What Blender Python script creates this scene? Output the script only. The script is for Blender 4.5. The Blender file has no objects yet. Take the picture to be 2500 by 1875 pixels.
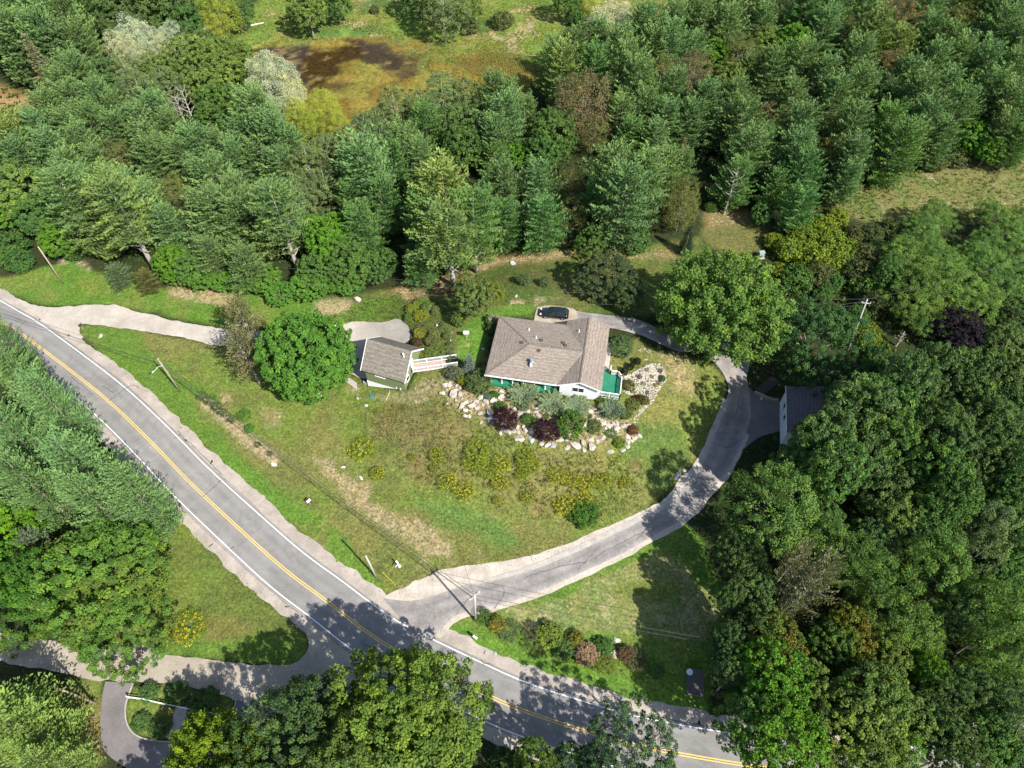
import bpy, bmesh, math, random
import numpy as np
from mathutils import Vector, Matrix
from mathutils.geometry import delaunay_2d_cdt

sc = bpy.context.scene
COL = sc.collection
# ------------------------------------------------------------------ camera, sky, sun, exposure
FPX, PITCH, CAMH = 1735.0, math.radians(54.0), 95.0      # focal length in photo pixels, tilt below horizontal, height
cd = bpy.data.cameras.new('camera')
cd.sensor_fit = 'HORIZONTAL'; cd.sensor_width = 36.0; cd.lens = 36.0 * FPX / 2500.0
cd.clip_start = 1.0; cd.clip_end = 3000.0
cam = bpy.data.objects.new('camera', cd); COL.objects.link(cam)
cam.location = (0, 0, CAMH); cam.rotation_euler = (math.radians(90) - PITCH, 0, 0)
sc.camera = cam
SUN_EL, SUN_AZ = math.radians(45.2), math.radians(-46.2)  # azimuth counter-clockwise from +x
sl = bpy.data.lights.new('sun', 'SUN'); sl.energy = 4.8; sl.angle = math.radians(0.55); sl.color = (1.0, 0.955, 0.87)
so = bpy.data.objects.new('sun', sl); COL.objects.link(so)
sd = Vector((math.cos(SUN_EL) * math.cos(SUN_AZ), math.cos(SUN_EL) * math.sin(SUN_AZ), math.sin(SUN_EL)))
so.rotation_euler = sd.to_track_quat('Z', 'Y').to_euler(); so.location = (60, -60, 120)
w = bpy.data.worlds.new('World'); sc.world = w; w.use_nodes = True
nt = w.node_tree; bg = nt.nodes['Background']
sky = nt.nodes.new('ShaderNodeTexSky'); sky.sky_type = 'NISHITA'; sky.sun_disc = False
sky.sun_elevation = SUN_EL; sky.sun_rotation = math.radians(90) - SUN_AZ
nt.links.new(sky.outputs[0], bg.inputs[0]); bg.inputs[1].default_value = 0.11
vs = sc.view_settings; vs.view_transform = 'Standard'; vs.look = 'None'; vs.exposure = 1.2; vs.gamma = 1.0
sc.cycles.max_bounces = 6; sc.cycles.diffuse_bounces = 3; sc.cycles.transmission_bounces = 4; sc.cycles.transparent_max_bounces = 4

# ------------------------------------------------------------------ photo pixels -> ground points
_F = np.array([0, math.cos(PITCH), -math.sin(PITCH)]); _U = np.array([0, math.sin(PITCH), math.cos(PITCH)]); _R = np.array([1., 0, 0])
ZO = {'z1': (0, 0), 'z2': (800, 0), 'z3': (1600, 0), 'z4': (0, 600), 'z5': (800, 600), 'z6': (1600, 600), 'z7': (0, 1200), 'z8': (800, 1200), 'z9': (1600, 1200),
      'zA': (820, 720, 400), 'zB': (1150, 720, 500), 'zC': (1480, 720, 600), 'F': (0, 0, 2500)}
def src(wn, u, v):
    o = ZO[wn]; k = (o[2] if len(o) > 2 else 900) / 2212.0
    return o[0] + u * k, o[1] + v * k
def _ray(wn, u, v):
    a, b = src(wn, u, v)
    return _F + _R * (a - 1250) / FPX - _U * (b - 937.5) / FPX
def at(wn, u, v, z=0.0):
    d = _ray(wn, u, v); t = (z - CAMH) / d[2]
    return np.array([0, 0, CAMH]) + d * t
def mpp(wn, u, v, z=0.0):
    d = _ray(wn, u, v); t = (z - CAMH) / d[2]; o = ZO[wn]
    return t / FPX * ((o[2] if len(o) > 2 else 900) / 2212.0)
def sstep(t):
    t = np.clip(t, 0, 1); return t * t * (3 - 2 * t)
def T(x, y):                                             # the land: a knoll that carries the house
    d = np.sqrt(((np.asarray(x, float) - 6) / 15) ** 2 + ((np.asarray(y, float) - 71) / 12) ** 2)
    return 5.0 * (1 - sstep((d - 1) / 1.4))
def on(wn, u, v, h=0.0):                                 # the point at height h over the land that shows at this pixel
    z = h
    for _ in range(30):
        p = at(wn, u, v, z); z = 0.5 * z + 0.5 * (float(T(p[0], p[1])) + h)
    return at(wn, u, v, z)
def G(wn, pts): return [tuple(on(wn, u, v)[:2]) for u, v in pts]
def GM(*items):                                          # mixed windows: 'z4', (u,v), (u,v), 'z5', ...
    out, wn = [], None
    for it in items:
        if isinstance(it, str): wn = it
        else: out.append(tuple(on(wn, *it)[:2]))
    return out

# ------------------------------------------------------------------ noise
def _hash(ix, iy, s):
    n = (ix.astype(np.int64) * 374761393 + iy.astype(np.int64) * 668265263 + s * 1442695041) & 0x7fffffff
    n = ((n ^ (n >> 13)) * 1274126177) & 0x7fffffff
    return ((n ^ (n >> 16)) & 0xffff) / 65535.0
def vnoise(x, y, s=0):
    x = np.asarray(x, float); y = np.asarray(y, float)
    ix, iy = np.floor(x), np.floor(y); fx, fy = sstep(x - ix), sstep(y - iy)
    a, b = _hash(ix, iy, s), _hash(ix + 1, iy, s); c, d = _hash(ix, iy + 1, s), _hash(ix + 1, iy + 1, s)
    return (a + (b - a) * fx) * (1 - fy) + (c + (d - c) * fx) * fy
def fbm(x, y, scale, s=0, oct=4):
    v, a, t = 0, 1.0, 0
    for o in range(oct):
        v = v + a * vnoise(np.asarray(x) / scale * 2 ** o + 17.3 * o, np.asarray(y) / scale * 2 ** o - 9.1 * o, s + o); t += a; a *= 0.5
    return v / t

# ------------------------------------------------------------------ scene helpers
def tag(o, label=None, cat=None, group=None, kind=None):
    if label: o['label'] = label
    if cat: o['category'] = cat
    if group: o['group'] = group
    if kind: o['kind'] = kind
    return o
def empty(name, loc, label, cat, group=None, rz=0.0, sc_=1.0):
    o = bpy.data.objects.new(name, None); COL.objects.link(o); o.empty_display_size = 0.3
    o.location = loc; o.rotation_euler = (0, 0, rz); o.scale = (sc_,) * 3
    return tag(o, label, cat, group)
def mesh_obj(name, me, m=None, parent=None):
    o = bpy.data.objects.new(name, me); COL.objects.link(o)
    if m is not None and len(me.materials) == 0: me.materials.append(m)
    if parent is not None: o.parent = parent
    return o
def np_mesh(name, V, Fq, k=4, smooth=False):              # V (n,3), Fq (m,k) equal-sided faces
    V = np.ascontiguousarray(V, np.float32); Fq = np.ascontiguousarray(Fq, np.int32)
    me = bpy.data.meshes.new(name)
    me.vertices.add(len(V)); me.vertices.foreach_set('co', V.ravel())
    me.loops.add(Fq.size); me.loops.foreach_set('vertex_index', Fq.ravel())
    me.polygons.add(len(Fq)); me.polygons.foreach_set('loop_start', np.arange(len(Fq), dtype=np.int32) * k)
    me.polygons.foreach_set('loop_total', np.full(len(Fq), k, np.int32))
    me.polygons.foreach_set('use_smooth', np.full(len(Fq), smooth))
    me.update(calc_edges=True); me.validate()
    return me

class MB:                                                 # collects shapes, builds ONE mesh
    def __init__(s): s.v, s.f = [], []
    def add(s, vs_, fs):
        n = len(s.v); s.v += [tuple(map(float, p)) for p in vs_]; s.f += [tuple(i + n for i in q) for q in fs]; return s
    def box(s, c, d, rz=0.0, tilt=None):
        m = Matrix.Rotation(rz, 3, 'Z')
        if tilt is not None: m = m @ tilt
        pts = [Vector(c) + m @ Vector((x * d[0] / 2, y * d[1] / 2, z * d[2] / 2)) for x, y, z in ((-1,-1,-1),(1,-1,-1),(1,1,-1),(-1,1,-1),(-1,-1,1),(1,-1,1),(1,1,1),(-1,1,1))]
        return s.add(pts, [(0,3,2,1),(4,5,6,7),(0,1,5,4),(1,2,6,5),(2,3,7,6),(3,0,4,7)])
    def bar(s, a, b, wd, ht, up=(0, 0, 1)):               # a rectangular bar from a to b
        a, b = Vector(a), Vector(b); d = (b - a).normalized(); sd_ = d.cross(Vector(up))
        if sd_.length < 1e-4: sd_ = Vector((1, 0, 0))
        sd_.normalize(); u = sd_.cross(d)
        pts = [p + sd_ * sx * wd / 2 + u * sz * ht / 2 for p in (a, b) for sx, sz in ((-1,-1),(1,-1),(1,1),(-1,1))]
        return s.add(pts, [(0,1,2,3),(7,6,5,4),(0,4,5,1),(1,5,6,2),(2,6,7,3),(3,7,4,0)])
    def tube(s, pts, rad, n=8, cap=True):
        pts = [Vector(p) for p in pts]; rad = rad if isinstance(rad, (list, tuple)) else [rad] * len(pts)
        vs_ = []
        ref = None
        for i, p in enumerate(pts):
            d = (pts[min(i + 1, len(pts) - 1)] - pts[max(i - 1, 0)]).normalized()
            if ref is None: ref = d.orthogonal().normalized()
            ref = (ref - d * ref.dot(d)); ref = ref.normalized() if ref.length > 1e-5 else d.orthogonal().normalized()
            o = d.cross(ref)
            vs_ += [p + (ref * math.cos(2 * math.pi * k / n) + o * math.sin(2 * math.pi * k / n)) * rad[i] for k in range(n)]
        fs = [(i * n + k, i * n + (k + 1) % n, (i + 1) * n + (k + 1) % n, (i + 1) * n + k) for i in range(len(pts) - 1) for k in range(n)]
        if cap: fs += [tuple(range(n - 1, -1, -1)), tuple(range((len(pts) - 1) * n, len(pts) * n))]
        return s.add(vs_, fs)
    def build(s, name, m, parent=None, smooth=False, bevel=0):
        me = bpy.data.meshes.new(name); me.from_pydata(s.v, [], s.f); me.update()
        if smooth:
            for p in me.polygons: p.use_smooth = True
        o = mesh_obj(name, me, m, parent)
        if bevel:
            b = o.modifiers.new('bevel', 'BEVEL'); b.width = bevel; b.segments = 2; b.limit_method = 'ANGLE'
        return o

# ------------------------------------------------------------------ materials
def newmat(name, rough=0.8, spec=0.3):
    m = bpy.data.materials.new(name); m.use_nodes = True
    b = m.node_tree.nodes['Principled BSDF']; b.inputs['Roughness'].default_value = rough; b.inputs['Specular IOR Level'].default_value = spec
    return m, m.node_tree, b
def N(nt, t, **kw):
    n = nt.nodes.new(t)
    for k, v in kw.items():
        if k in n.inputs: n.inputs[k].default_value = v
        else: setattr(n, k, v)
    return n
def mixc(nt, fac, a, b, mode='MIX'):
    n = nt.nodes.new('ShaderNodeMix'); n.data_type = 'RGBA'; n.blend_type = mode; n.clamp_factor = True
    for i, x in ((0, fac), (6, a), (7, b)):
        if hasattr(x, 'is_linked') or hasattr(x, 'links'): nt.links.new(x, n.inputs[i])
        elif i: n.inputs[i].default_value = (*x, 1) if len(x) == 3 else x
        else: n.inputs[i].default_value = x
    return n.outputs[2]
def noise(nt, scale, detail=4, rough=0.6, vec=None, dist=0.0):
    n = N(nt, 'ShaderNodeTexNoise'); n.inputs['Scale'].default_value = scale; n.inputs['Detail'].default_value = detail
    n.inputs['Roughness'].default_value = rough; n.inputs['Distortion'].default_value = dist
    if vec is not None: nt.links.new(vec, n.inputs['Vector'])
    return n.outputs[0]
def ramp(nt, fac, stops):
    r = nt.nodes.new('ShaderNodeValToRGB'); e = r.color_ramp.elements
    while len(e) > 1: e.remove(e[-1])
    for i, (p, c) in enumerate(stops):
        q = e[0] if i == 0 else e.new(p)
        q.position = p; q.color = (*c, 1) if not isinstance(c, (int, float)) else (c, c, c, 1)
    nt.links.new(fac, r.inputs[0]); return r.outputs[0]
def geo(nt):
    for n in nt.nodes:
        if n.type == 'NEW_GEOMETRY': return n.outputs['Position']
    return nt.nodes.new('ShaderNodeNewGeometry').outputs['Position']
def bump(nt, b, h, strength=0.4, dist=0.05):
    n = N(nt, 'ShaderNodeBump'); n.inputs['Strength'].default_value = strength; n.inputs['Distance'].default_value = dist
    nt.links.new(h, n.inputs['Height']); nt.links.new(n.outputs[0], b.inputs['Normal'])
def plain(name, c, rough=0.7, spec=0.3, var=0.18, scale=3.0, metal=0.0, bumpy=0.0):
    m, nt, b = newmat(name, rough, spec); b.inputs['Metallic'].default_value = metal
    v = noise(nt, scale, 5, 0.65, geo(nt))
    d = tuple(x * (1 - var) for x in c); l = tuple(min(1, x * (1 + var)) for x in c)
    nt.links.new(ramp(nt, v, [(0.25, d), (0.75, l)]), b.inputs['Base Color'])
    if bumpy: bump(nt, b, v, 0.5, bumpy)
    return m
def speckled(name, c1, c2, c3, s1=0.25, s2=6.0, rough=0.92, b_=0.02, contrast=0.18, streak=None):
    """mineral surface: broad stains, medium mottling, fine grain"""
    m, nt, b = newmat(name, rough, 0.2); P = geo(nt)
    a = noise(nt, s1, 5, 0.62, P); f = noise(nt, s2, 4, 0.75, P); g = noise(nt, s1 * 5, 5, 0.7, P, 0.6)
    c = ramp(nt, a, [(0.3, c1), (0.52, c2), (0.72, c3)])
    c = mixc(nt, 0.55, c, ramp(nt, g, [(0.3, 1 - contrast), (0.7, 1 + contrast)]), 'MULTIPLY')
    c = mixc(nt, 0.8, c, ramp(nt, f, [(0.3, 1 - contrast * 1.2), (0.7, 1 + contrast * 1.2)]), 'MULTIPLY')
    nt.links.new(c, b.inputs['Base Color']); bump(nt, b, f, 0.5, b_)
    return m
WHITE = plain('white_paint', (0.60, 0.60, 0.59), 0.5, 0.35, 0.04, 1.5)
# ================================================================== THE LAND
def poly_mask(X, Y, pts, soft=0.8, wob=1.0, ws=3.0, seed=0):
    P = np.array(pts); x0, y0 = P.min(0) - 6; x1, y1 = P.max(0) + 6
    out = np.zeros(X.shape); sel = (X > x0) & (X < x1) & (Y > y0) & (Y < y1)
    x, y = X[sel], Y[sel]
    if x.size == 0: return out
    ins = np.zeros(x.shape, bool); dist = np.full(x.shape, 1e9)
    for (ax, ay), (bx, by) in zip(P, np.roll(P, -1, 0)):
        c = ((ay > y) != (by > y)) & (x < (bx - ax) * (y - ay) / ((by - ay) if abs(by - ay) > 1e-9 else 1e-9) + ax); ins ^= c
        dx, dy = bx - ax, by - ay; t = np.clip(((x - ax) * dx + (y - ay) * dy) / (dx * dx + dy * dy + 1e-9), 0, 1)
        dist = np.minimum(dist, np.hypot(x - ax - t * dx, y - ay - t * dy))
    sdist = np.where(ins, dist, -dist) + (fbm(x, y, ws, seed, 4) - 0.5) * 2 * wob
    out[sel] = sstep(sdist / (2 * soft) + 0.5); return out

xs = np.concatenate([[-900, -600, -400, -300, -240], np.arange(-200, -84, 1.0), np.arange(-84, 84, 0.5), np.arange(84, 201, 1.0), [240, 300, 400, 600, 900]])
ys = np.concatenate([[-500, -300, -150, -60, -30], np.arange(-12, 10, 1.0), np.arange(10, 110, 0.5), np.arange(110, 260, 1.0), [280, 320, 400, 600, 1000]])
GX, GY = np.meshgrid(xs, ys)
def C(*c): return np.array(c)
SOIL, DUFF = C(.034, .034, .016), C(.026, .042, .014)
LUSH, LAWN, OLIVE, STRAW = C(.088, .158, .026), C(.128, .162, .038), C(.150, .145, .050), C(.25, .195, .115)
SAND = C(.38, .31, .23)
ground_col = DUFF + (SOIL - DUFF) * fbm(GX, GY, 6, 3)[..., None]
dry = np.zeros(GX.shape)
def paint(col, pts, soft=0.8, wob=1.0, ws=3.0, seed=0, amt=1.0, spot=None, spot_scale=2.5):
    global ground_col, dry
    m = poly_mask(GX, GY, pts, soft, wob, ws, seed) * amt
    if spot is not None: m = m * sstep((fbm(GX, GY, spot_scale, seed + 50) - spot) / 0.14)
    c = col
    if c.ndim == 1 and c.sum() > .42: dry = np.maximum(dry, m * min(1, .55 + amt * .45)); m = m * .62
    else: dry = dry * (1 - m * .5)
    ground_col = ground_col + (c - ground_col) * m[..., None]
def blend(c1, c2, scale, seed, lo=0.35, hi=0.65):
    return c1 + (c2 - c1) * sstep((fbm(GX, GY, scale, seed) - lo) / (hi - lo))[..., None]
# far wetland round the pond, far field, clearing at the upper left, meadow beside the pines
marsh = GM('z1', (1330, 300), (1480, 60), (1650, -60), 'z2', (300, -60), (900, -80), (1500, 30), (1480, 260), (1250, 480), (1130, 640), (700, 700), (200, 900), (60, 900), 'z1', (1900, 900), (1850, 560), (1560, 420))
paint(blend(C(.135, .195, .040), C(.19, .175, .05), 9, 11), marsh, 2, 2, 6, 1)
paint(C(.20, .165, .07), marsh, 2, 2, 6, 1, .8, .55, 5)
paint(C(.055, .12, .035), marsh, 2, 2, 6, 1, .8, .57, 7)
far = GM('z2', (1450, -40), (2300, -60), (2300, 20), (1900, 110), (1700, 60), (1500, 60)); paint(blend(C(.15, .15, .04), C(.22, .19, .08), 8, 5), far, 2, 2, 5, 2)
paint(blend(C(.30, .17, .10), C(.2, .13, .06), 5, 8), GM('z1', (-200, 500), (60, 510), (180, 570), (235, 640), (120, 690), (-100, 700), (-400, 640)), 1.5, 1, 4, 3)
meadow = GM('z3', (1000, 1220), (1100, 1150), (1280, 1080), (1500, 1000), (1750, 1000), (1900, 920), (2300, 860), (2700, 900), (2700, 1400), (2250, 1350), (1900, 1330), (1700, 1300), (1400, 1340), (1250, 1330))
paint(blend(C(.150, .142, .058), C(.110, .135, .042), 4, 21), meadow, 1.5, 1.2, 4, 4)
paint(C(.22, .175, .09), meadow, 1.5, 1.2, 4, 5, .7, .58, 3)
# clearings behind the house
back = GM('z5', (-60, 300), (140, 300), (420, 250), (620, 215), (780, 150), (1000, 90), (1200, 40), (1450, 10), (1900, 0), (2250, -60), (2250, 250), (1900, 420), (1500, 420), (1250, 380), (1000, 420), (940, 700), (560, 640), (480, 460), (80, 470), (-80, 420))
paint(blend(C(.13, .12, .045), C(.085, .115, .03), 5, 31), back, .8, .8, 2.5, 7)
paint(C(.27, .16, .09), GM('z5', (400, 260), (760, 140), (1000, 80), (1200, 30), (1500, 30), (1400, 90), (1050, 120), (900, 180), (700, 280), (560, 330), (420, 330)), 1.0, 1.2, 2.5, 8, .75)
paint(C(.26, .17, .09), GM('z5', (1600, 40), (1750, 0), (2150, 20), (2100, 80), (1900, 110), (1700, 90)), 1.0, 1.2, 2.5, 8, .6)
paint(C(.13, .12, .045), GM('z3', (300, 1270), (500, 1260), (720, 1360), (640, 1500), (420, 1560), (270, 1420)), 1.0, 1.0, 2.5, 8, .9)
paint(C(.25, .15, .09), GM('z3', (290, 1260), (560, 1260), (540, 1330), (330, 1380)), 1.0, 1.0, 2.5, 9, .6)
paint(LUSH, GM('z5', (940, 380), (1080, 360), (1240, 360), (1230, 430), (1040, 420), (960, 470), (930, 600), (900, 710), (780, 680), (770, 600), (800, 500)), .5, .4, 2, 9)
paint(LUSH * 1.15, GM('z5', (790, 520), (950, 480), (930, 620), (900, 700), (780, 670), (765, 600)), .3, .3, 1.5, 9)
paint(STRAW * 1.1, GM('z5', (780, 580), (870, 560), (920, 500), (900, 640), (800, 660)), .3, .5, 1, 12, .8, .6, 1.2)
paint(STRAW, GM('z5', (1095, 325), (1180, 320), (1185, 345), (1100, 350)), .25, .3, 1, 12, .9)
paint(SAND, GM('z5', (1250, 305), (1310, 305), (1310, 330), (1240, 360)), .3, .4, 1, 12, .6)
# the big lawn between road and drives
lawn = GM('z4', (470, 480), (620, 480), (900, 520), (1250, 590), (1500, 640), (2000, 760), 'z5', (100, 740), (220, 830), (480, 880), (560, 720), (760, 740), (940, 720), (1390, 880), (1700, 920), (1650, 640), (1850, 560), (2000, 650), 'z6', (300, 680), (420, 800), (400, 1000), (330, 1150), (150, 1400), (0, 1520),
          'z8', (1900, 130), (1700, 240), (1400, 390), (1150, 440), (950, 450), (760, 460), (640, 530), (470, 620), (300, 610), (120, 480), (0, 390), 'z4', (1700, 1640), (1300, 1260), (960, 960), (640, 670), (480, 530))
paint(blend(LAWN, OLIVE, 6, 41), lawn, .35, .35, 1.2, 10)
paint(C(.125, .125, .042), lawn, .35, .35, 1.2, 10, .7, .55, 3)
paint(LUSH, GM('z4', (470, 470), (640, 480), (820, 520), (900, 640), (1060, 760), (1300, 870), (1320, 960), (1180, 900), (1100, 880), (1250, 1080), (1500, 1300), (1900, 1659), (1700, 1659), (1300, 1270), (960, 970), (620, 680)), .8, .8, 2.5, 14, .85)
paint(LUSH * 1.1, GM('z8', (0, 180), (150, 330), (330, 560), (300, 610), (120, 480), (0, 390)), .6, .6, 2, 14, .9)
paint(LUSH * 1.1, GM('z4', (1350, 1220), (1700, 1500), (1950, 1659), (1700, 1659), (1500, 1480), (1250, 1230)), .6, .8, 2, 14, .9)
dry_pts = GM('z4', (1850, 1260), (2000, 1280), (2212, 1440), 'z8', (250, 60), (560, 180), (740, 300), (720, 420), (560, 330), (420, 300), (250, 160), (80, 60), 'z4', (2150, 1600), (2000, 1450))
paint(STRAW, dry_pts, .8, 1.2, 2, 16, .75)
paint(STRAW * 1.05, GM('z8', (380, 120), (560, 200), (900, 330), (960, 400), (760, 450), (560, 470), (520, 380)), .7, 1.0, 1.5, 17, .8, .5, 1.6)
paint(STRAW, GM('z4', (1560, 960), (1700, 980), (1690, 1080), (1600, 1100), (1560, 1040)), .5, .6, 1.2, 17, .6)
paint(STRAW, GM('z4', (1330, 890), (1400, 890), (1390, 940), (1330, 940)), .25, .3, 1, 17, .8)
paint(SAND * .8, GM('z4', (1190, 900), (1230, 890), (1350, 1000), (1500, 1110), (1660, 1250), (1690, 1290), (1640, 1320), (1480, 1210), (1310, 1060), (1190, 940)), .25, .35, 1, 18, .85)
paint(C(.095, .155, .042), GM('z5', (540, 1520), (800, 1560), (1000, 1640), 'z8', (1050, 180), (1180, 330), (1090, 370), (900, 260), (640, 180), (530, 60)), .9, .8, 2.5, 19, .85)
paint(C(.078, .122, .034), GM('z5', (1860, 1100), (2060, 1050), (2150, 1200), (2200, 1260), (2000, 1480), (1900, 1400), (1750, 1250)), 1.2, 1, 3, 20, .85)
mead = GM('z5', (260, 980), (700, 930), (960, 1080), (1300, 1240), (1700, 1250), (1900, 1300), (1880, 1480), (1700, 1659), (1300, 1700), (900, 1520), (560, 1420), (260, 1250))
paint(blend(C(.155, .132, .055), C(.125, .138, .040), 4, 23), mead, 1.5, 1.5, 3, 21, .85)
paint(C(.16, .115, .06), mead, 1.5, 1.5, 3, 21, .6, .58, 2)
paint(C(.33, .25, .15) * .8, GM('z5', (1960, 660), (2100, 620), (2212, 700), (2212, 900), (2080, 860), (2040, 760)), .8, .9, 2, 22, .65)
paint(STRAW * .9, GM('z5', (560, 800), (700, 780), (640, 900), (520, 960), (480, 880)), .6, .8, 2, 22, .7)
paint(STRAW * .8, GM('z5', (960, 850), (1060, 840), (1600, 960), (1780, 1000), (1860, 1130), (1800, 1200), (1500, 1180), (1200, 1170), (1000, 1080), (700, 950), (700, 780), (800, 850)), .5, .5, 1.5, 24, .75)
paint(SAND, GM('z5', (100, 800), (200, 850), (190, 900), (260, 900), (440, 880), (470, 860), (520, 900), (480, 940), (300, 930), (120, 880)), .4, .5, 1.5, 24, .45)
# verge north of the gravel drive, bank at the far left
paint(blend(LAWN, LUSH, 4, 51), GM('z4', (-100, 200), (60, 190), (260, 130), (420, 80), (560, 150), (980, 260), (1430, 290), (1700, 300), (2050, 330), (2100, 470), (1600, 490), (1350, 480), (1250, 470), (780, 375), (540, 350), (250, 360), (120, 310), (-100, 220)), .6, .6, 2, 26)
paint(OLIVE * 1.3, GM('z4', (1000, 240), (1200, 250), (1430, 300), (1430, 400), (1200, 340), (1000, 300)), .6, .8, 2, 26, .8)
paint(SAND * .9, GM('z4', (360, 80), (440, 70), (520, 100), (540, 150), (440, 170), (330, 130)), .5, .6, 1.2, 27, .7, .42, 1.2)
paint(SAND * .85, GM('z5', (-80, 340), (100, 320), (160, 330), (140, 400), (0, 420), (-80, 420)), .6, .7, 1.5, 27, .8)
paint(LUSH * .9, GM('z5', (0, 440), (150, 370), (430, 290), (470, 330), (480, 440), (300, 450), (100, 460)), .6, .8, 2, 27, .7)
# terraced beds between garage and house
paint(C(.10, .125, .03), GM('z5', (480, 440), (600, 320), (720, 420), (740, 520), (780, 560), (740, 660), (560, 680), (520, 600)), .4, .4, 1.5, 28)
# verge and clearing below the drive
paint(blend(LAWN, LUSH, 3, 61), GM('z8', (700, 870), (740, 770), (880, 700), (1000, 690), (1250, 620), (1500, 500), (1980, 260), 'z9', (100, 130), (250, 250), (480, 700), (330, 1000), (320, 1330), 'z8', (2212, 1330), (1900, 1290), (1500, 1210), (1100, 1050), (900, 970), (760, 920)), .35, .3, 1, 29)
clear = GM('z8', (1000, 700), (1300, 660), (1500, 540), (1700, 470), (1950, 350), (2100, 420), 'z9', (200, 500), (400, 700), (300, 900), (0, 880), 'z8', (1800, 870), (1450, 850), (1150, 800), (1000, 740))
paint(STRAW * 1.1, clear, .6, .8, 2, 30, .5)
paint(SAND, clear, .6, .8, 2, 30, .45, .6, 1.6)
paint(LUSH, GM('z8', (1290, 620), (1500, 520), (1950, 290), (2060, 290), (1960, 380), (1700, 480), (1530, 540), (1440, 640)), .5, .6, 1.5, 31, .85)
paint(LUSH, GM('z8', (1000, 700), (1250, 760), (1200, 770), (1020, 730)), .3, .4, 1.5, 31, .85)
paint(C(.12, .14, .03), GM('z8', (1720, 560), (1950, 510), (2120, 560), (2100, 660), (1850, 640), (1740, 640)), .6, .8, 2, 31, .8)
paint(LUSH * 1.1, GM('z8', (720, 760), (880, 830), (1100, 920), (1300, 990), (1500, 1060), (1800, 1130), (2200, 1250), (2200, 1320), (1900, 1290), (1500, 1200), (1100, 1040), (860, 960), (720, 880)), .35, .4, 1.5, 31, .85)
# triangle below the main road, verges at the lower left
tri = GM('z7', (700, 930), (900, 930), (1000, 975), (1430, 1020), (1700, 1045), (1840, 990), (1850, 880), (1750, 790), (1600, 650), (1400, 450), (1200, 260), (1090, 140), (900, 160), (600, 500))
paint(blend(LAWN, C(.10, .12, .033), 4, 71), tri, .35, .4, 1.5, 33)
paint(C(.16, .135, .05), GM('z7', (1200, 740), (1450, 760), (1560, 860), (1400, 900), (1250, 900)), .7, .8, 1.5, 33, .7)
paint(LUSH, GM('z7', (900, 930), (1300, 900), (1560, 850), (1800, 900), (1800, 1020), (1430, 1020), (1000, 970)), .6, .6, 1.5, 33, .7)
isl = GM('z7', (780, 1180), (1000, 1160), (1250, 1200), (1400, 1250), (1380, 1360), (1180, 1490), (1010, 1500), (850, 1470), (770, 1400), (755, 1290))
paint(blend(LAWN, OLIVE, 3, 73), isl, .3, .3, 1.2, 34)
paint(blend(LAWN, OLIVE, 3, 75), GM('z7', (420, 1120), (610, 1120), (620, 1300), (590, 1500), (600, 1660), (400, 1660)), .5, .5, 1.5, 35)
paint(C(.30, .17, .08), GM('z7', (480, 1340), (600, 1340), (590, 1480), (620, 1560), (560, 1700), (480, 1700)), .5, .5, 1.5, 35, .6)
wet = GM('z2', (380, 200), (640, 260), (820, 330), (1000, 270), (1170, 330), (1270, 430), (1230, 520), (1120, 600), (800, 660), (560, 640), (520, 400))
paint(blend(C(.17, .115, .025), C(.135, .135, .035), 4, 81), wet, 2.5, 3.5, 5, 82, .95)
paint(C(.10, .06, .02), GM('z2', (760, 380), (960, 300), (1100, 330), (1180, 480), (1000, 470), (860, 440)), 2, 3, 4, 83, .6)
paint(C(.19, .13, .022), GM('z2', (800, 460), (1000, 440), (1180, 470), (1190, 540), (1000, 540)), 1.5, 2, 4, 84, .8)
ground_col = ground_col * np.array([.71, .77, .70])
ground_z = T(GX, GY) + 0.10 * (fbm(GX, GY, 1.6, 91, 3) - 0.5) * (np.abs(GX) < 200)
pond_pts = GM('z1', (1480, 300), (1580, 262), (1800, 250), (1990, 225), 'z2', (100, 175), (330, 210), (480, 270), (600, 330), (560, 400), (640, 480), (640, 620), (420, 800), (100, 860), 'z1', (2000, 860), (1800, 640), (1700, 450), (1560, 380))
ground_z -= 1.0 * poly_mask(GX, GY, pond_pts, 2.5, 1.0, 5, 77)
nx, ny = len(xs), len(ys)
idx = np.arange(nx * ny).reshape(ny, nx)
me = np_mesh('ground', np.stack([GX, GY, ground_z], -1).reshape(-1, 3), np.stack([idx[:-1, :-1], idx[:-1, 1:], idx[1:, 1:], idx[1:, :-1]], -1).reshape(-1, 4), 4, True)
ca = me.color_attributes.new('albedo', 'FLOAT_COLOR', 'POINT')
ca.data.foreach_set('color', np.concatenate([ground_col.reshape(-1, 3).clip(0, 1), dry.reshape(-1, 1)], 1).astype(np.float32).ravel())
m, nt, b = newmat('turf_and_soil', 0.95, 0.1); P = geo(nt)
at_ = N(nt, 'ShaderNodeAttribute'); at_.attribute_name = 'albedo'
n1 = noise(nt, 0.9, 5, 0.7, P, 0.5); n2 = noise(nt, 2.6, 6, 0.85, P, .3); n3 = noise(nt, 0.25, 4, 0.6, P)
f1 = noise(nt, 1.5, 8, .78, P, .6); ad = N(nt, 'ShaderNodeMath', operation='MULTIPLY_ADD'); nt.links.new(at_.outputs['Alpha'], ad.inputs[0]); ad.inputs[1].default_value = .30; nt.links.new(f1, ad.inputs[2])
fl = ramp(nt, ad.outputs[0], [(.66, 0.0), (.73, 1.0)])      # bare, bleached flecks where the turf is dry
al2 = mixc(nt, fl, at_.outputs[0], (.235, .185, .115))
c = mixc(nt, 0.8, al2, ramp(nt, n1, [(0.28, 0.62), (0.5, 1.0), (0.74, 1.42)]), 'MULTIPLY')
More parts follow.
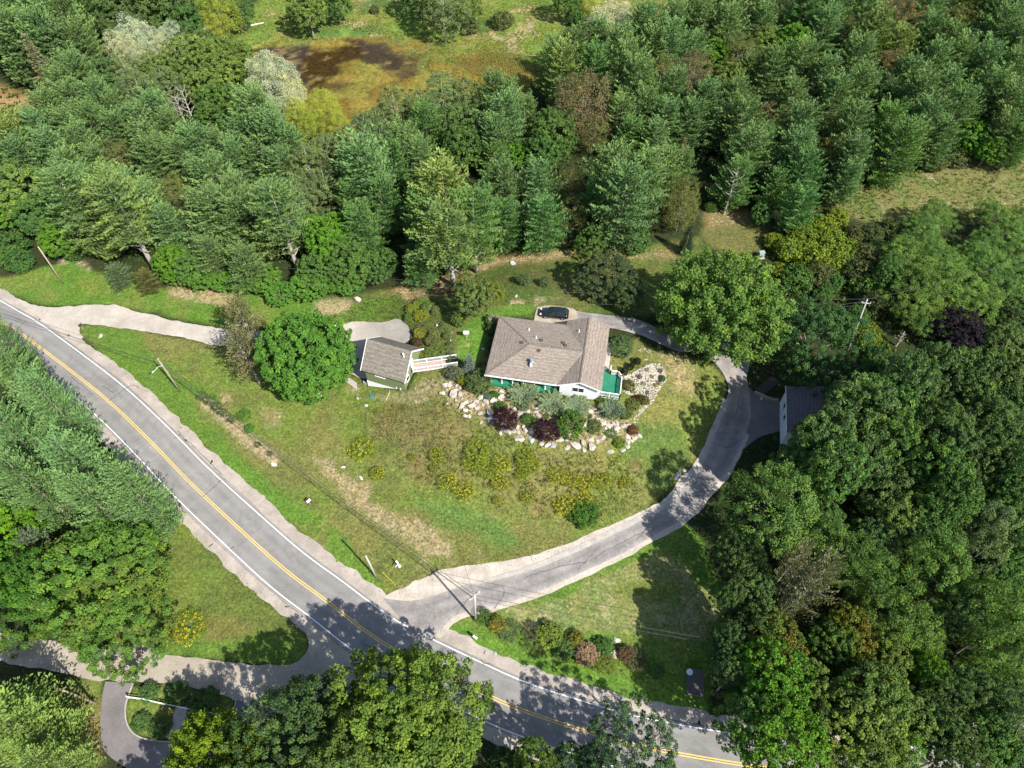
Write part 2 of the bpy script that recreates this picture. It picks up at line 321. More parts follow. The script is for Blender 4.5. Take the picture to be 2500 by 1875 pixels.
c = mixc(nt, 0.9, c, ramp(nt, n2, [(0.39, (.45, .52, .5)), (0.5, 1.0), (0.61, (1.75, 1.6, 1.4))]), 'MULTIPLY')
c = mixc(nt, 0.8, c, ramp(nt, n3, [(0.3, (.85, .95, .9)), (0.7, (1.18, 1.06, 1.0))]), 'MULTIPLY')
nt.links.new(c, b.inputs['Base Color']); bump(nt, b, n2, 0.9, 0.12)
tag(mesh_obj('ground', me, m), kind='structure')

# ------------------------------------------------------------------ sheets laid on the land
def resample(pts, step):
    P = np.array(pts, float)
    # Catmull-Rom
    Q = np.vstack([2 * P[0] - P[1], P, 2 * P[-1] - P[-2]]); out = []
    for i in range(1, len(Q) - 2):
        n = max(2, int(np.linalg.norm(Q[i + 1] - Q[i]) / step))
        for t in np.arange(n) / n:
            out.append(0.5 * (2 * Q[i] + (Q[i + 1] - Q[i - 1]) * t + (2 * Q[i - 1] - 5 * Q[i] + 4 * Q[i + 1] - Q[i + 2]) * t * t + (3 * Q[i] - Q[i - 1] - 3 * Q[i + 1] + Q[i + 2]) * t ** 3))
    out.append(P[-1]); P = np.array(out)
    s = np.concatenate([[0], np.cumsum(np.linalg.norm(np.diff(P, axis=0), axis=1))]); q = np.arange(0, s[-1], step)
    return np.stack([np.interp(q, s, P[:, 0]), np.interp(q, s, P[:, 1])], 1)
def normals2(P):
    t = np.gradient(P, axis=0); t /= np.linalg.norm(t, axis=1)[:, None] + 1e-9
    return np.stack([-t[:, 1], t[:, 0]], 1)
def ribbon_mesh(name, L, R, off, nw=6):                    # L, R: (n,2) matching edges
    V = []
    for k in range(nw + 1):
        p = L + (R - L) * k / nw; V.append(np.column_stack([p, T(p[:, 0], p[:, 1]) + off]))
    V = np.stack(V, 1); n = len(L); i = np.arange(n * (nw + 1)).reshape(n, nw + 1)
    Fq = np.stack([i[:-1, :-1], i[:-1, 1:], i[1:, 1:], i[1:, :-1]], -1).reshape(-1, 4)
    V = V.reshape(-1, 3); a, b_, c_ = V[Fq[0, 0]], V[Fq[0, 1]], V[Fq[0, 2]]
    if np.cross(b_ - a, c_ - a)[2] < 0: Fq = Fq[:, ::-1]
    me = np_mesh(name, V, Fq, 4, True); a = me.attributes.new('across', 'FLOAT', 'POINT'); a.data.foreach_set('value', np.tile(np.linspace(0, 1, nw + 1), n).astype(np.float32)); return me
def ribbon(name, P, a, b, off, m, wob=0.0, seed=0, nw=6, ws=2.5):   # strip between offsets a and b of a centre line
    n = normals2(P); s = np.arange(len(P)) * np.linalg.norm(P[1] - P[0])
    wa = (fbm(s, s * 0 + seed, ws, seed) - .5) * 2 * wob; wb = (fbm(s, s * 0 + seed + 9, ws, seed + 4) - .5) * 2 * wob
    return mesh_obj(name, ribbon_mesh(name, P + n * (a + wa)[:, None], P + n * (b + wb)[:, None], off, nw), m)
def area(name, pts, off, m, wob=0.25, ws=1.5, seed=0, step=1.0, smooth=True):
    P = np.array(pts + [pts[0]]) if not smooth else None
    R = resample(list(pts) + [pts[0]], 0.4) if smooth else np.vstack([np.linspace(a, b, max(2, int(np.hypot(*(b - a)) / .4)), endpoint=False) for a, b in zip(P[:-1], P[1:])])
    nn = normals2(R); R = R + nn * ((fbm(R[:, 0], R[:, 1], ws, seed) - .5) * 2 * wob)[:, None]
    x0, y0 = R.min(0); x1, y1 = R.max(0)
    gx, gy = np.meshgrid(np.arange(x0, x1, step), np.arange(y0, y1, step)); msk = poly_mask(gx, gy, R, .15, 0, 1) > .9
    pts2 = [Vector(p) for p in R] + [Vector(p) for p in np.stack([gx[msk], gy[msk]], 1)]; n = len(R)
    v, _e, f, *_ = delaunay_2d_cdt(pts2, [(i, (i + 1) % n) for i in range(n)], [], 1, 1e-4)
    V = np.array([(p.x, p.y) for p in v]); tri = np.array([t for t in f if len(t) == 3])
    a, b_, c_ = V[tri[:, 0]], V[tri[:, 1]], V[tri[:, 2]]
    fl = (b_[:, 0] - a[:, 0]) * (c_[:, 1] - a[:, 1]) - (b_[:, 1] - a[:, 1]) * (c_[:, 0] - a[:, 0]) < 0; tri[fl] = tri[fl][:, ::-1]
    return mesh_obj(name, np_mesh(name, np.column_stack([V, T(V[:, 0], V[:, 1]) + off]), tri, 3, True), m)
ASPH = speckled('worn_asphalt', (.145, .139, .132), (.178, .170, .161), (.215, .203, .190), .12, 5, .9, .008, .10)
ASPH2 = speckled('old_drive_asphalt', (.150, .138, .130), (.196, .180, .170), (.255, .228, .212), .3, 4, .92, .015, .20)
ASPH3 = speckled('dark_drive_asphalt', (0.104, 0.096, 0.096), (0.132, 0.120, 0.120), (0.160, 0.144, 0.144), .3, 4, .92, .01, .14)
def wear(m, stops, fac=.8):                                # oil-dark lane middles and polished wheel tracks across a road
    nt = m.node_tree; b = nt.nodes['Principled BSDF']; l = b.inputs['Base Color'].links[0]; c0 = l.from_socket; a = N(nt, 'ShaderNodeAttribute'); a.attribute_name = 'across'
    wob = noise(nt, .35, 3, .6, geo(nt)); mr = N(nt, 'ShaderNodeMath', operation='MULTIPLY_ADD'); nt.links.new(wob, mr.inputs[0]); mr.inputs[1].default_value = .05; nt.links.new(a.outputs['Fac'], mr.inputs[2])
    c = mixc(nt, fac, c0, ramp(nt, mr.outputs[0], stops), 'MULTIPLY')
    p = ramp(nt, noise(nt, .16, 3, .75, geo(nt), 1.5), [(.50, 1.0), (.53, .88), (.60, .88), (.63, 1.0)]); c = mixc(nt, .8, c, p, 'MULTIPLY')
    nt.links.new(c, b.inputs['Base Color'])
wear(ASPH, [(0, 1.1), (.1, .98), (.17, 1.06), (.28, .88), (.38, 1.05), (.46, .93), (.53, .93), (.63, 1.05), (.74, .88), (.86, 1.06), (.93, .98), (1, 1.12)])
wear(ASPH2, [(0, 1.25), (.12, 1.0), (.3, .86), (.42, 1.06), (.55, 1.02), (.7, .84), (.86, 1.0), (1, 1.25)], .9)
SHOUL = speckled('pinkish_shoulder_grit', (.205, .180, .152), (.272, .236, .202), (.34, .296, .255), .3, 7, .95, .02, .2)
SANDY = speckled('sandy_gravel', (.26, .225, .185), (.335, .292, .245), (.40, .355, .305), .5, 6, .95, .03, .22)
GRAV = speckled('pale_crushed_gravel', (0.256, 0.228, 0.196), (0.308, 0.276, 0.236), (0.360, 0.328, 0.284), .3, 6, .95, .03, .17)
GRAV2 = speckled('tan_gravel', (0.200, 0.172, 0.132), (0.252, 0.220, 0.176), (0.304, 0.272, 0.220), .25, 6, .95, .03, .2)
CONC = speckled('weathered_concrete', (0.240, 0.220, 0.192), (0.296, 0.272, 0.244), (0.352, 0.324, 0.292), .8, 6, .9, .012, .16)
m, nt, b = newmat('white_road_paint', .7, .3); nt.links.new(ramp(nt, noise(nt, 7, 5, .75, geo(nt)), [(.32, (0.344, 0.336, 0.328)), (.45, (0.615, 0.615, 0.607)), (1, (0.672, 0.672, 0.656))]), b.inputs['Base Color']); LINEW = m
m, nt, b = newmat('yellow_road_paint', .7, .3); nt.links.new(ramp(nt, noise(nt, 7, 5, .75, geo(nt)), [(.33, (.36, .30, .20)), (.46, (.54, .35, .08)), (1, (.62, .42, .10))]), b.inputs['Base Color']); LINEY = m
YEL = [(0, 785), (61, 821.8), (175, 907), (268.5, 982.5), (366, 1076), (459.8, 1173.7), (569.6, 1277.3), (691.7, 1387.2), (793.4, 1464.5), (900, 1545.8), (981, 1594.7), (1162, 1684), (1267.9, 1731), (1418.4, 1781.8), (1548.6, 1818.4), (1700, 1848), (1876.7, 1876)]
yp = [tuple(on('F', u * .8848, v * .8848)[:2]) for u, v in YEL]
d0 = np.array(yp[0]) - yp[1]; d1 = np.array(yp[-1]) - yp[-2]
yp = [tuple(np.array(yp[0]) + d0 * k) for k in (60, 34, 16, 7, 3, 1.2)] + yp + [tuple(np.array(yp[-1]) + d1 * k + np.array([0, .35 * k * k])) for k in (1, 2, 3.5, 6, 9, 14)]
RC = resample(yp, 0.5)
tag(ribbon('road_shoulder', RC, 5.30, -4.75, .030, SHOUL, .55, 3, 8, 1.6), kind='structure')
tag(ribbon('road', RC, 3.62, -3.15, .045, ASPH, .06, 5, 8, 1.5), kind='structure')
for a, m_ in ((3.30, LINEW), (-2.78, LINEW), (.20, LINEY), (-.08, LINEY)):
    tag(ribbon('road_marking', RC, a, a - .125, .056, m_, .012, 1, 1), kind='structure')
# tar-sealed cracks in the road
TAR = plain('crack_sealant', (.055, .055, .06), .8, .2)
def crack(pts, wn, width=.10, off=.060):
    P = resample(G(wn, pts), .3)
    P = P + np.stack([fbm(P[:, 0] * 3, P[:, 1] * 3, 1.2, 5) - .5, fbm(P[:, 0] * 3, P[:, 1] * 3, 1.2, 9) - .5], 1) * .5
    tag(ribbon('road_crack', P, width / 2, -width / 2, off, TAR, .03, 2, 1, .6), kind='structure')
for c_ in ([(430, 790), (480, 830), (530, 870), (562, 900)], [(615, 842), (650, 862), (690, 885)], [(660, 930), (720, 880), (760, 855), (800, 835), (840, 860)], [(110, 495), (160, 450)],
           [(150, 580), (190, 610), (240, 655)], [(1045, 1155), (1085, 1130), (1060, 1105)], [(1080, 1130), (1180, 1220), (1270, 1310), (1340, 1380)], [(1215, 1510), (1270, 1460), (1330, 1405)]):
    crack(c_, 'z4', .09)
for c_ in ([(1385, 345), (1415, 322)], ): crack(c_, 'z7', .12)
for c_ in ([(210, 915), (270, 940), (310, 925)], [(660, 970), (690, 935), (720, 955)], [(920, 1010), (930, 1030), (990, 1040)], [(1905, 1355), (1895, 1410)], [(610, 890), (680, 760)], [(650, 1000), (700, 940)]): crack(c_, 'z8', .08)
for wn, c_ in (('z8', [(1000, 700), (1060, 620), (1040, 560)]), ('z8', [(1180, 520), (1400, 450), (1560, 420)]), ('z8', [(1600, 400), (1720, 330), (1900, 240)]), ('z8', [(1500, 470), (1620, 340)]), ('z8', [(1850, 290), (1960, 180)]), ('z8', [(800, 690), (900, 600)]), ('z6', [(330, 1180), (430, 1210), (520, 1160)]), ('z6', [(430, 1000), (520, 1060), (560, 1000)]), ('z6', [(280, 1350), (340, 1400)]), ('z6', [(460, 860), (500, 940), (470, 1040)])): crack(c_, wn, .07, .10)
def seam(a, wob, off, wd, i0, i1):
    tag(ribbon('road_crack', RC[i0:i1] + normals2(RC[i0:i1]) * (a + (fbm(np.arange(i1 - i0), np.zeros(i1 - i0), 20, 3) - .5) * wob)[:, None], wd / 2, -wd / 2, off, TAR, .02, 7, 1, .8), kind='structure')
k0 = int(np.argmin(np.linalg.norm(RC - yp[6], axis=1))); k1 = int(np.argmin(np.linalg.norm(RC - yp[16], axis=1))); k2 = int(np.argmin(np.linalg.norm(RC - yp[22], axis=1)))
seam(3.75, .5, .061, .05, k0, k1 - 60); seam(-3.2, .3, .062, .05, k0 + 90, k1); seam(3.8, .5, .061, .05, k1 + 40, k2 + 20)
# gravel track to the small garage
tag(area('gravel_driveway', GM('z4', (90, 310), (250, 368), (380, 366), (540, 358), (720, 360), (780, 388), (900, 415), (1100, 460), (1350, 500), (1700, 520), (2000, 510), 'z5', (60, 480), (200, 455), (340, 460), (420, 440), (480, 480), (495, 540), (470, 585), (330, 600), (240, 600), (225, 700), (230, 800), (100, 740), (60, 640), 'z4', (2000, 640), (1700, 620), (1350, 600), (1250, 590), (1100, 555), (900, 520), (620, 480), (500, 470), (475, 500), (490, 560), (330, 500), (200, 410)), .050, GRAV, .35, 1.4, 3), kind='structure')
# asphalt drive that climbs to the house, its concrete gutter and its kerb
def match(a, n):
    s = np.linspace(0, len(a) - 1, n); return np.stack([np.interp(s, np.arange(len(a)), a[:, 0]), np.interp(s, np.arange(len(a)), a[:, 1])], 1)
def pair(wname, *pp):                                       # alternate left/right pixels
    L_, R_ = GM(wname, *pp[0::2]), GM(wname, *pp[1::2]); return L_, R_
LL, RR = [], []
for wn, pp in (('z8', [(330, 640), (560, 900), (500, 655), (650, 860), (620, 632), (760, 752), (800, 575), (900, 705), (950, 545), (1060, 672), (1200, 485), (1290, 590), (1450, 385), (1540, 480), (1700, 268), (1780, 365), (1900, 168), (1985, 250), (2060, 75), (2150, 150)]),
               ('z6', [(185, 1425), (300, 1500), (280, 1305), (415, 1370), (350, 1150), (510, 1200), (408, 1000), (570, 1020), (438, 880), (556, 850), (420, 800), (548, 790), (370, 720), (560, 640), (280, 630), (400, 520), (120, 560), (180, 640)]),
               ('z5', [(1880, 452), (1870, 535), (1700, 422), (1690, 492), (1450, 388), (1440, 462), (1262, 368), (1256, 452)])):
    l_, r_ = pair(wn, *pp); LL += l_; RR += r_
# pair by key points rather than arc length
def keyed(K, n_each=12):
    K = np.array(K); out = []
    Q = np.vstack([2 * K[0] - K[1], K, 2 * K[-1] - K[-2]])
    for i in range(1, len(Q) - 2):
        for t in np.arange(n_each) / n_each:
            out.append(0.5 * (2 * Q[i] + (Q[i + 1] - Q[i - 1]) * t + (2 * Q[i - 1] - 5 * Q[i] + 4 * Q[i + 1] - Q[i + 2]) * t * t + (3 * Q[i] - Q[i - 1] - 3 * Q[i + 1] + Q[i + 2]) * t ** 3))
    return np.array(out + [K[-1]])
LA, RA = keyed(LL), keyed(RR)
wobv = (fbm(np.arange(len(LA)), np.zeros(len(LA)), 6, 8) - .5)[:, None] * .3
tag(mesh_obj('driveway', ribbon_mesh('driveway', LA + wobv, RA - wobv, .085, 16), ASPH2), kind='structure')
nL = normals2(LA)
wl = np.interp(np.arange(len(LA)), [0, 12, 30, 50, 75, 100, 130, 220, len(LA)], [.3, 2.6, 3.2, 2.6, 1.7, 1.2, .9, .8, .5])[:, None] + (fbm(np.arange(len(LA)), np.zeros(len(LA)), 5, 4) - .5)[:, None] * .5
iE = int(len(LA) * .62)
tag(mesh_obj('gravel_edge', ribbon_mesh('gravel_edge', LA[:iE] + nL[:iE] * wl[:iE], LA[:iE] + nL[:iE] * -.15, .052, 3), SANDY), kind='structure')
nR = normals2(RA); kb = RA[14:150:1]
tag(mesh_obj('gravel_edge', ribbon_mesh('gravel_edge', RA[12:150] + nR[12:150] * .1, RA[12:150] - nR[12:150] * (.75 + 2.2 * wobv[12:150]), .056, 2), SANDY), kind='structure')
kl = LA[iE - 130:iE + 6] + nL[iE - 130:iE + 6] * .05                          # low concrete gutter along the upper bend
tag(mesh_obj('concrete_gutter', ribbon_mesh('concrete_gutter', kl + nL[iE - 130:iE + 6] * (.75 * sstep(np.minimum(np.arange(len(kl)), len(kl) - 1 - np.arange(len(kl))) / 30.0)[:, None] + .02), kl, .10, 3), CONC), kind='structure')
tag(area('parking_pad', GM('z6', (430, 1100), (500, 1230), (620, 1150), (780, 1090), (800, 960), (730, 935), (640, 912), (590, 880), (540, 840), (440, 880)), .045, ASPH3, .1, 1, 3, 1.0), kind='structure')
tag(area('parking_pad', GM('z5', (1258, 372), (1330, 362), (1430, 372), (1490, 392), (1490, 465), (1380, 480), (1250, 475), (1244, 420)), .105, speckled('sandy_concrete', (.215, .18, .135), (.275, .235, .185), (.32, .275, .225), .6, 6, .9, .01, .14), .05, 1, 3, 1.0), kind='structure')
# bottom left: gravel lane, asphalt loop with its footpath
tag(area('gravel_lane', GM('z7', (-300, 800), (0, 850), (330, 900), (500, 940), (840, 925), (1000, 982), (1250, 1005), (1430, 1028), (1600, 1045), (1760, 1030), (1850, 950), (1840, 860), (1760, 800), (1900, 820), (2150, 960), (2300, 1060), (2212, 1180), (1950, 1230), (1700, 1330), (1500, 1290), (1400, 1245), (1100, 1165), (820, 1140), (600, 1130), (350, 1085), (0, 1020), (-300, 960)), .036, GRAV2, .3, 1.5, 6), kind='structure')
li, ro = [], []
for a_, b_ in (((800, 1150), (632, 1140)), ((755, 1290), (612, 1250)), ((772, 1410), (605, 1420)), ((850, 1478), (640, 1570)), ((1010, 1502), (860, 1690)), ((1180, 1492), (1180, 1660)), ((1330, 1420), (1420, 1520)), ((1400, 1310), (1560, 1400)), ((1420, 1250), (1640, 1310))):
    li.append(tuple(on('z7', *a_)[:2])); ro.append(tuple(on('z7', *b_)[:2]))
li, ro = keyed(li), keyed(ro)
tag(mesh_obj('loop_driveway', ribbon_mesh('loop_driveway', li, ro, .050, 8), ASPH3), kind='structure')
nn = normals2(li); sgn = 1 if ((ro[20] - li[20]) @ nn[20]) > 0 else -1
m_ = MB()
for i in range(0, len(li) - 1):
    a_, b_ = li[i], li[i + 1]; m_.bar((*a_, .08), (*b_, .08), .14, .16)
tag(m_.build('kerb', CONC), kind='structure')
pp = resample(GM('z7', (1092, 1290), (1070, 1380), (1040, 1440), (1020, 1500)), .4)
tag(ribbon('path', pp, .75, -.75, .045, CONC, .05, 2, 3), kind='structure')
# pond
PX, PY = np.meshgrid(np.arange(-75, 40, .8), np.arange(95, 180, .8))
mk = poly_mask(PX, PY, pond_pts, .5, 1.0, 5, 77)
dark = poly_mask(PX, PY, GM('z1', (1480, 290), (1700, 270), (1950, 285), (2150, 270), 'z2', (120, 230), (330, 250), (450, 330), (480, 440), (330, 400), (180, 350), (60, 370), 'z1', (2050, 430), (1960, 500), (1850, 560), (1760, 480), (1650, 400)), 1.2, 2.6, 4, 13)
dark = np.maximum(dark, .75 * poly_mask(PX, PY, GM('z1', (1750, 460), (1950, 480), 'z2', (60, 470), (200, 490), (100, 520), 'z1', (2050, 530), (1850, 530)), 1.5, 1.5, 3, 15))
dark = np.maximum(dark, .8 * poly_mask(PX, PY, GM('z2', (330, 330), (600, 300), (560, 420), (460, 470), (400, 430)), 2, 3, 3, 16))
al = fbm(PX, PY, 5, 33)[..., None]
pc = C(.098, .070, .012) + (C(.150, .115, .022) - C(.098, .070, .012)) * sstep((al - .35) / .3)
pc = pc + (C(.12, .115, .022) - pc) * sstep((fbm(PX, PY, 7, 35) - .52) / .12)[..., None] * .7
e = poly_mask(PX, PY, GM('z2', (560, 280), (1000, 250), (1300, 420), (1200, 560), (760, 420), (600, 420)), 2, 3, 4, 36)[..., None]
pc = pc + (C(.11, .10, .034) - pc) * e * .7
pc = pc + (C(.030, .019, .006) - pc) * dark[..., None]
mats = fbm(PX, PY, 2.2, 37) * dark
pc = pc + (C(.12, .085, .03) - pc) * (sstep((mats - .56) / .08) * .8)[..., None]
ii = np.arange(PX.size).reshape(PX.shape); Fq = np.stack([ii[:-1, :-1], ii[:-1, 1:], ii[1:, 1:], ii[1:, :-1]], -1).reshape(-1, 4)
keep = (mk.ravel()[Fq] > .02).any(1)
mkS = poly_mask(PX, PY, pond_pts, 3.5, 3.0, 4, 79)[..., None]
pc = C(.11, .125, .032) + (pc - C(.11, .125, .032)) * mkS
me = np_mesh('pond_water', np.stack([PX, PY, PX * 0 - .32], -1).reshape(-1, 3), Fq[keep], 4)
ca = me.color_attributes.new('albedo', 'FLOAT_COLOR', 'POINT'); ca.data.foreach_set('color', np.concatenate([pc.reshape(-1, 3), np.clip(dark, 0, 1).reshape(-1, 1)], 1).astype(np.float32).ravel())
m, nt, b = newmat('algae_water', .35, .12); a_ = N(nt, 'ShaderNodeAttribute'); a_.attribute_name = 'albedo'; P = geo(nt)
n1 = noise(nt, 1.2, 5, .7, P, .8)
nt.links.new(mixc(nt, .8, a_.outputs[0], ramp(nt, n1, [(.38, .5), (.5, 1.0), (.62, 1.55)]), 'MULTIPLY'), b.inputs['Base Color'])
nt.links.new(ramp(nt, a_.outputs['Alpha'], [(0, .8), (.6, .3), (1, .12)]), b.inputs['Roughness']); bump(nt, b, n1, .15, .05)
tag(mesh_obj('pond_water', me, m), kind='structure')
# ================================================================== BUILDINGS
def frame(ox, oy, deg):
    c, s = math.cos(math.radians(deg)), math.sin(math.radians(deg))
    return lambda a, b, z=0.0: (ox + c * a - s * b, oy + s * a + c * b, z)
def shingles(name, c1, c2, c3, ang, w_=.30, h_=.145):
    """asphalt shingles: offset courses with a tone of their own, granule grain, thin course shadow relief"""
    m, nt, b = newmat(name, .93, .15); P = geo(nt)
    mp = N(nt, 'ShaderNodeMapping'); mp.inputs['Rotation'].default_value = (0, 0, -math.radians(ang)); nt.links.new(P, mp.inputs['Vector'])
    br = N(nt, 'ShaderNodeTexBrick'); nt.links.new(mp.outputs[0], br.inputs['Vector'])
    br.inputs['Color1'].default_value = (*c1, 1); br.inputs['Color2'].default_value = (*c2, 1); br.inputs['Mortar'].default_value = (*[x * .62 for x in c1], 1)
    br.inputs['Scale'].default_value = 1; br.inputs['Brick Width'].default_value = w_; br.inputs['Row Height'].default_value = h_; br.inputs['Mortar Size'].default_value = .014; br.inputs['Bias'].default_value = 0
    n = noise(nt, 2.6, 4, .75, P, 1.2); k = noise(nt, .35, 4, .6, P); w2 = N(nt, 'ShaderNodeTexWave', wave_type='BANDS', bands_direction='Y')
    nt.links.new(mp.outputs[0], w2.inputs['Vector']); w2.inputs['Scale'].default_value = .62; w2.inputs['Distortion'].default_value = 5.5; w2.inputs['Detail'].default_value = 3; w2.inputs['Detail Scale'].default_value = 1.6
    c = mixc(nt, .45, br.outputs[0], ramp(nt, w2.outputs[1], [(0.2, .72), (.55, 1.0), (.9, 1.2)]), 'MULTIPLY')
    c = mixc(nt, .6, c, ramp(nt, n, [(.3, .78), (.7, 1.2)]), 'MULTIPLY'); c = mixc(nt, .6, c, ramp(nt, k, [(.3, .88), (.7, 1.1)]), 'MULTIPLY')
    nt.links.new(c, b.inputs['Base Color']); bump(nt, b, br.outputs[0], .5, .012); return m
def siding(name, c, ang, step=.11):
    m, nt, b = newmat(name, .55, .3); P = geo(nt)
    wv = N(nt, 'ShaderNodeTexWave', wave_type='BANDS', bands_direction='Z', wave_profile='SAW'); nt.links.new(P, wv.inputs['Vector']); wv.inputs['Scale'].default_value = .31416 / step / 2 * 2 / 2
    k = noise(nt, .8, 4, .6, P)
    nt.links.new(mixc(nt, .5, c, ramp(nt, k, [(.3, .9), (.7, 1.08)]), 'MULTIPLY'), b.inputs['Base Color']); bump(nt, b, wv.outputs[1], .8, .02); return m
GLASS, nt_, b_ = newmat('window_glass', .06, .6); b_.inputs['Base Color'].default_value = (.02, .024, .03, 1)
SOFFIT = plain('soffit_white', (.6, .6, .59), .7, .2, .04)  # plain soffit paint, same white as the trim
METAL = plain('galvanised_metal', (.45, .46, .47), .4, .5, .12, 6, .7)
BROWN = plain('brown_vent_plastic', (.07, .05, .04), .7, .2)
GREENP = speckled('green_deck_paint', (.012, .105, .060), (.018, .135, .078), (.03, .165, .10), .5, 5, .65, .006, .10)
HS = siding('pale_grey_siding', (.56, .575, .59), -10); GS = siding('sage_green_siding', (.150, .178, .085), -19)
H = frame(-4.15, 64.81, -10)
EZ, RZ = 8.2, 9.66
RS = [shingles('taupe_shingles_%s' % k, (.165, .136, .112), (.25, .209, .174), (.24, .20, .17), a) for k, a in (('south', -10), ('west', 80))]
house = empty('ranch_house', H(9, 6, 5.0), 'long white ranch house with taupe shingle roof, green porch and green corner deck', 'house')
def hp(mb): return mb
def child(mb, name, m, parent, **k):                        # a part built in world space, parented in place
    o = mb.build(name, m, None, **k)
    if parent is not None:
        r = parent
        o.parent = r; o.matrix_parent_inverse = root_matrix(r).inverted()
    return o
def root_matrix(r):
    mw = Matrix.LocRotScale(r.location, r.rotation_euler, r.scale)
    if r.parent is not None: mw = root_matrix(r.parent) @ r.matrix_parent_inverse @ mw
    return mw
def roof_z(a, b):
    return EZ + (RZ - EZ) * min(b, 12.1 - b, a * 6.05 / 5.9 + 99 * 0) / 6.05
faces = {  # outline of each plane (a, b, z) and the shingle direction
    's': ([(-.0, 0, EZ), (11.05, 0, EZ), (14.4, 6.05, RZ), (5.9, 6.05, RZ)], 0), 'n': ([(14.4, 6.05, RZ), (11.05, 12.1, EZ), (0, 12.1, EZ), (5.9, 6.05, RZ)], 0),
    'w': ([(0, 12.1, EZ), (0, 0, EZ), (5.9, 6.05, RZ)], 1),
    'ww': ([(11.05, 13.05, EZ + .0), (11.05, 12.1, EZ), (14.4, 6.05, RZ), (14.45, 6.05, RZ + .01), (14.45, 13.05, RZ + .01)], 1),
    'ws': ([(14.4, 6.05, RZ), (11.05, 0, EZ), (11.05, .1, EZ), (11.05, -.0, EZ), (14.45, -.0, RZ + .01), (14.45, 6.05, RZ + .01)], 1),
    'e': ([(14.45, -.0, RZ + .01), (17.85, -.0, EZ), (17.85, 13.05, EZ), (14.45, 13.05, RZ + .01)], 1)}
mb = MB(); mi = []
for k, (pl, d) in faces.items():
    pl = [p for i, p in enumerate(pl) if i == 0 or p != pl[i - 1]]
    if k == 'ws': pl = [(14.4, 6.05, RZ), (11.05, 0, EZ), (14.45, 0, RZ + .01), (14.45, 6.05, RZ + .01)]
    if k == 'ww': pl = [(14.45, 6.05, RZ + .01), (14.45, 13.05, RZ + .01), (11.05, 13.05, EZ), (11.05, 12.1, EZ), (14.4, 6.05, RZ)]
    mb.add([H(*p) for p in pl], [tuple(range(len(pl)))]); mi.append(d)
roof = child(mb, 'roof', RS[0], house); roof.data.materials.append(RS[1])
for p, d in zip(roof.data.polygons, mi): p.material_index = d
s_ = roof.modifiers.new('thick', 'SOLIDIFY'); s_.thickness = .10; s_.offset = -1
# ridge and hip caps
CAP = shingles('ridge_cap_shingles', (.12, .10, .082), (.165, .138, .112), (.15, .13, .1), 80, .3, .2)
mb = MB()
for a_, b_ in (((5.9, 6.05, RZ), (14.4, 6.05, RZ)), ((0, 0, EZ), (5.9, 6.05, RZ)), ((0, 12.1, EZ), (5.9, 6.05, RZ)), ((14.45, 0, RZ), (14.45, 13.05, RZ))):
    A, B_ = Vector(H(*a_)) + Vector((0, 0, .012)), Vector(H(*b_)) + Vector((0, 0, .012)); mb.bar(A, B_, .26, .05)
child(mb, 'ridge_cap', CAP, roof)
# fascia, gutters
mb = MB()
def fas(a_, b_, h_=.20, w_=.05, dz=-.13): mb.bar(Vector(H(*a_)) + Vector((0, 0, dz)), Vector(H(*b_)) + Vector((0, 0, dz)), w_, h_)
fas((-.06, -.06, EZ), (11.0, -.06, EZ), .2, .10, -.10); fas((.02, .0, EZ), (.02, 12.05, EZ)); fas((0, 12.04, EZ), (10.98, 12.04, EZ))
fas((11.0, -.03, EZ - .03), (14.45, -.03, RZ - .02)); fas((14.45, -.03, RZ - .02), (17.9, -.03, EZ - .03)); fas((17.83, 0, EZ), (17.83, 13.0, EZ))
fas((11.0, 13.0, EZ - .03), (14.45, 13.0, RZ - .02)); fas((14.45, 13.0, RZ - .02), (17.85, 13.0, EZ - .03))
child(mb, 'fascia', WHITE, house)
# walls
def walls(pts, z0, tops, m, name, parent, fr):
    mb = MB(); n = len(pts)
    for i in range(n):
        (a0, b0), (a1, b1) = pts[i], pts[(i + 1) % n]
        mb.add([fr(a0, b0, z0), fr(a1, b1, z0), fr(a1, b1, tops[(i + 1) % n]), fr(a0, b0, tops[i])], [(0, 1, 2, 3)])
    return child(mb, name, m, parent)
ZW = EZ - .16
wall = walls([(.6, 2.6), (11.5, 2.6), (11.5, .55), (14.45, .55), (17.4, .55), (17.4, 12.5), (14.45, 12.5), (11.5, 12.5), (11.5, 11.6), (.6, 11.6)], 4.2, [ZW, ZW, ZW + .2, RZ - .12, ZW + .2, ZW + .2, RZ - .12, ZW + .2, ZW, ZW], HS, 'wall', house, H)
mb = MB(); mb.add([H(0, .0, EZ - .2), H(11.5, .0, EZ - .2), H(11.5, 2.6, EZ - .2), H(0, 2.6, EZ - .2)], [(0, 3, 2, 1)]); child(mb, 'soffit', SOFFIT, house)
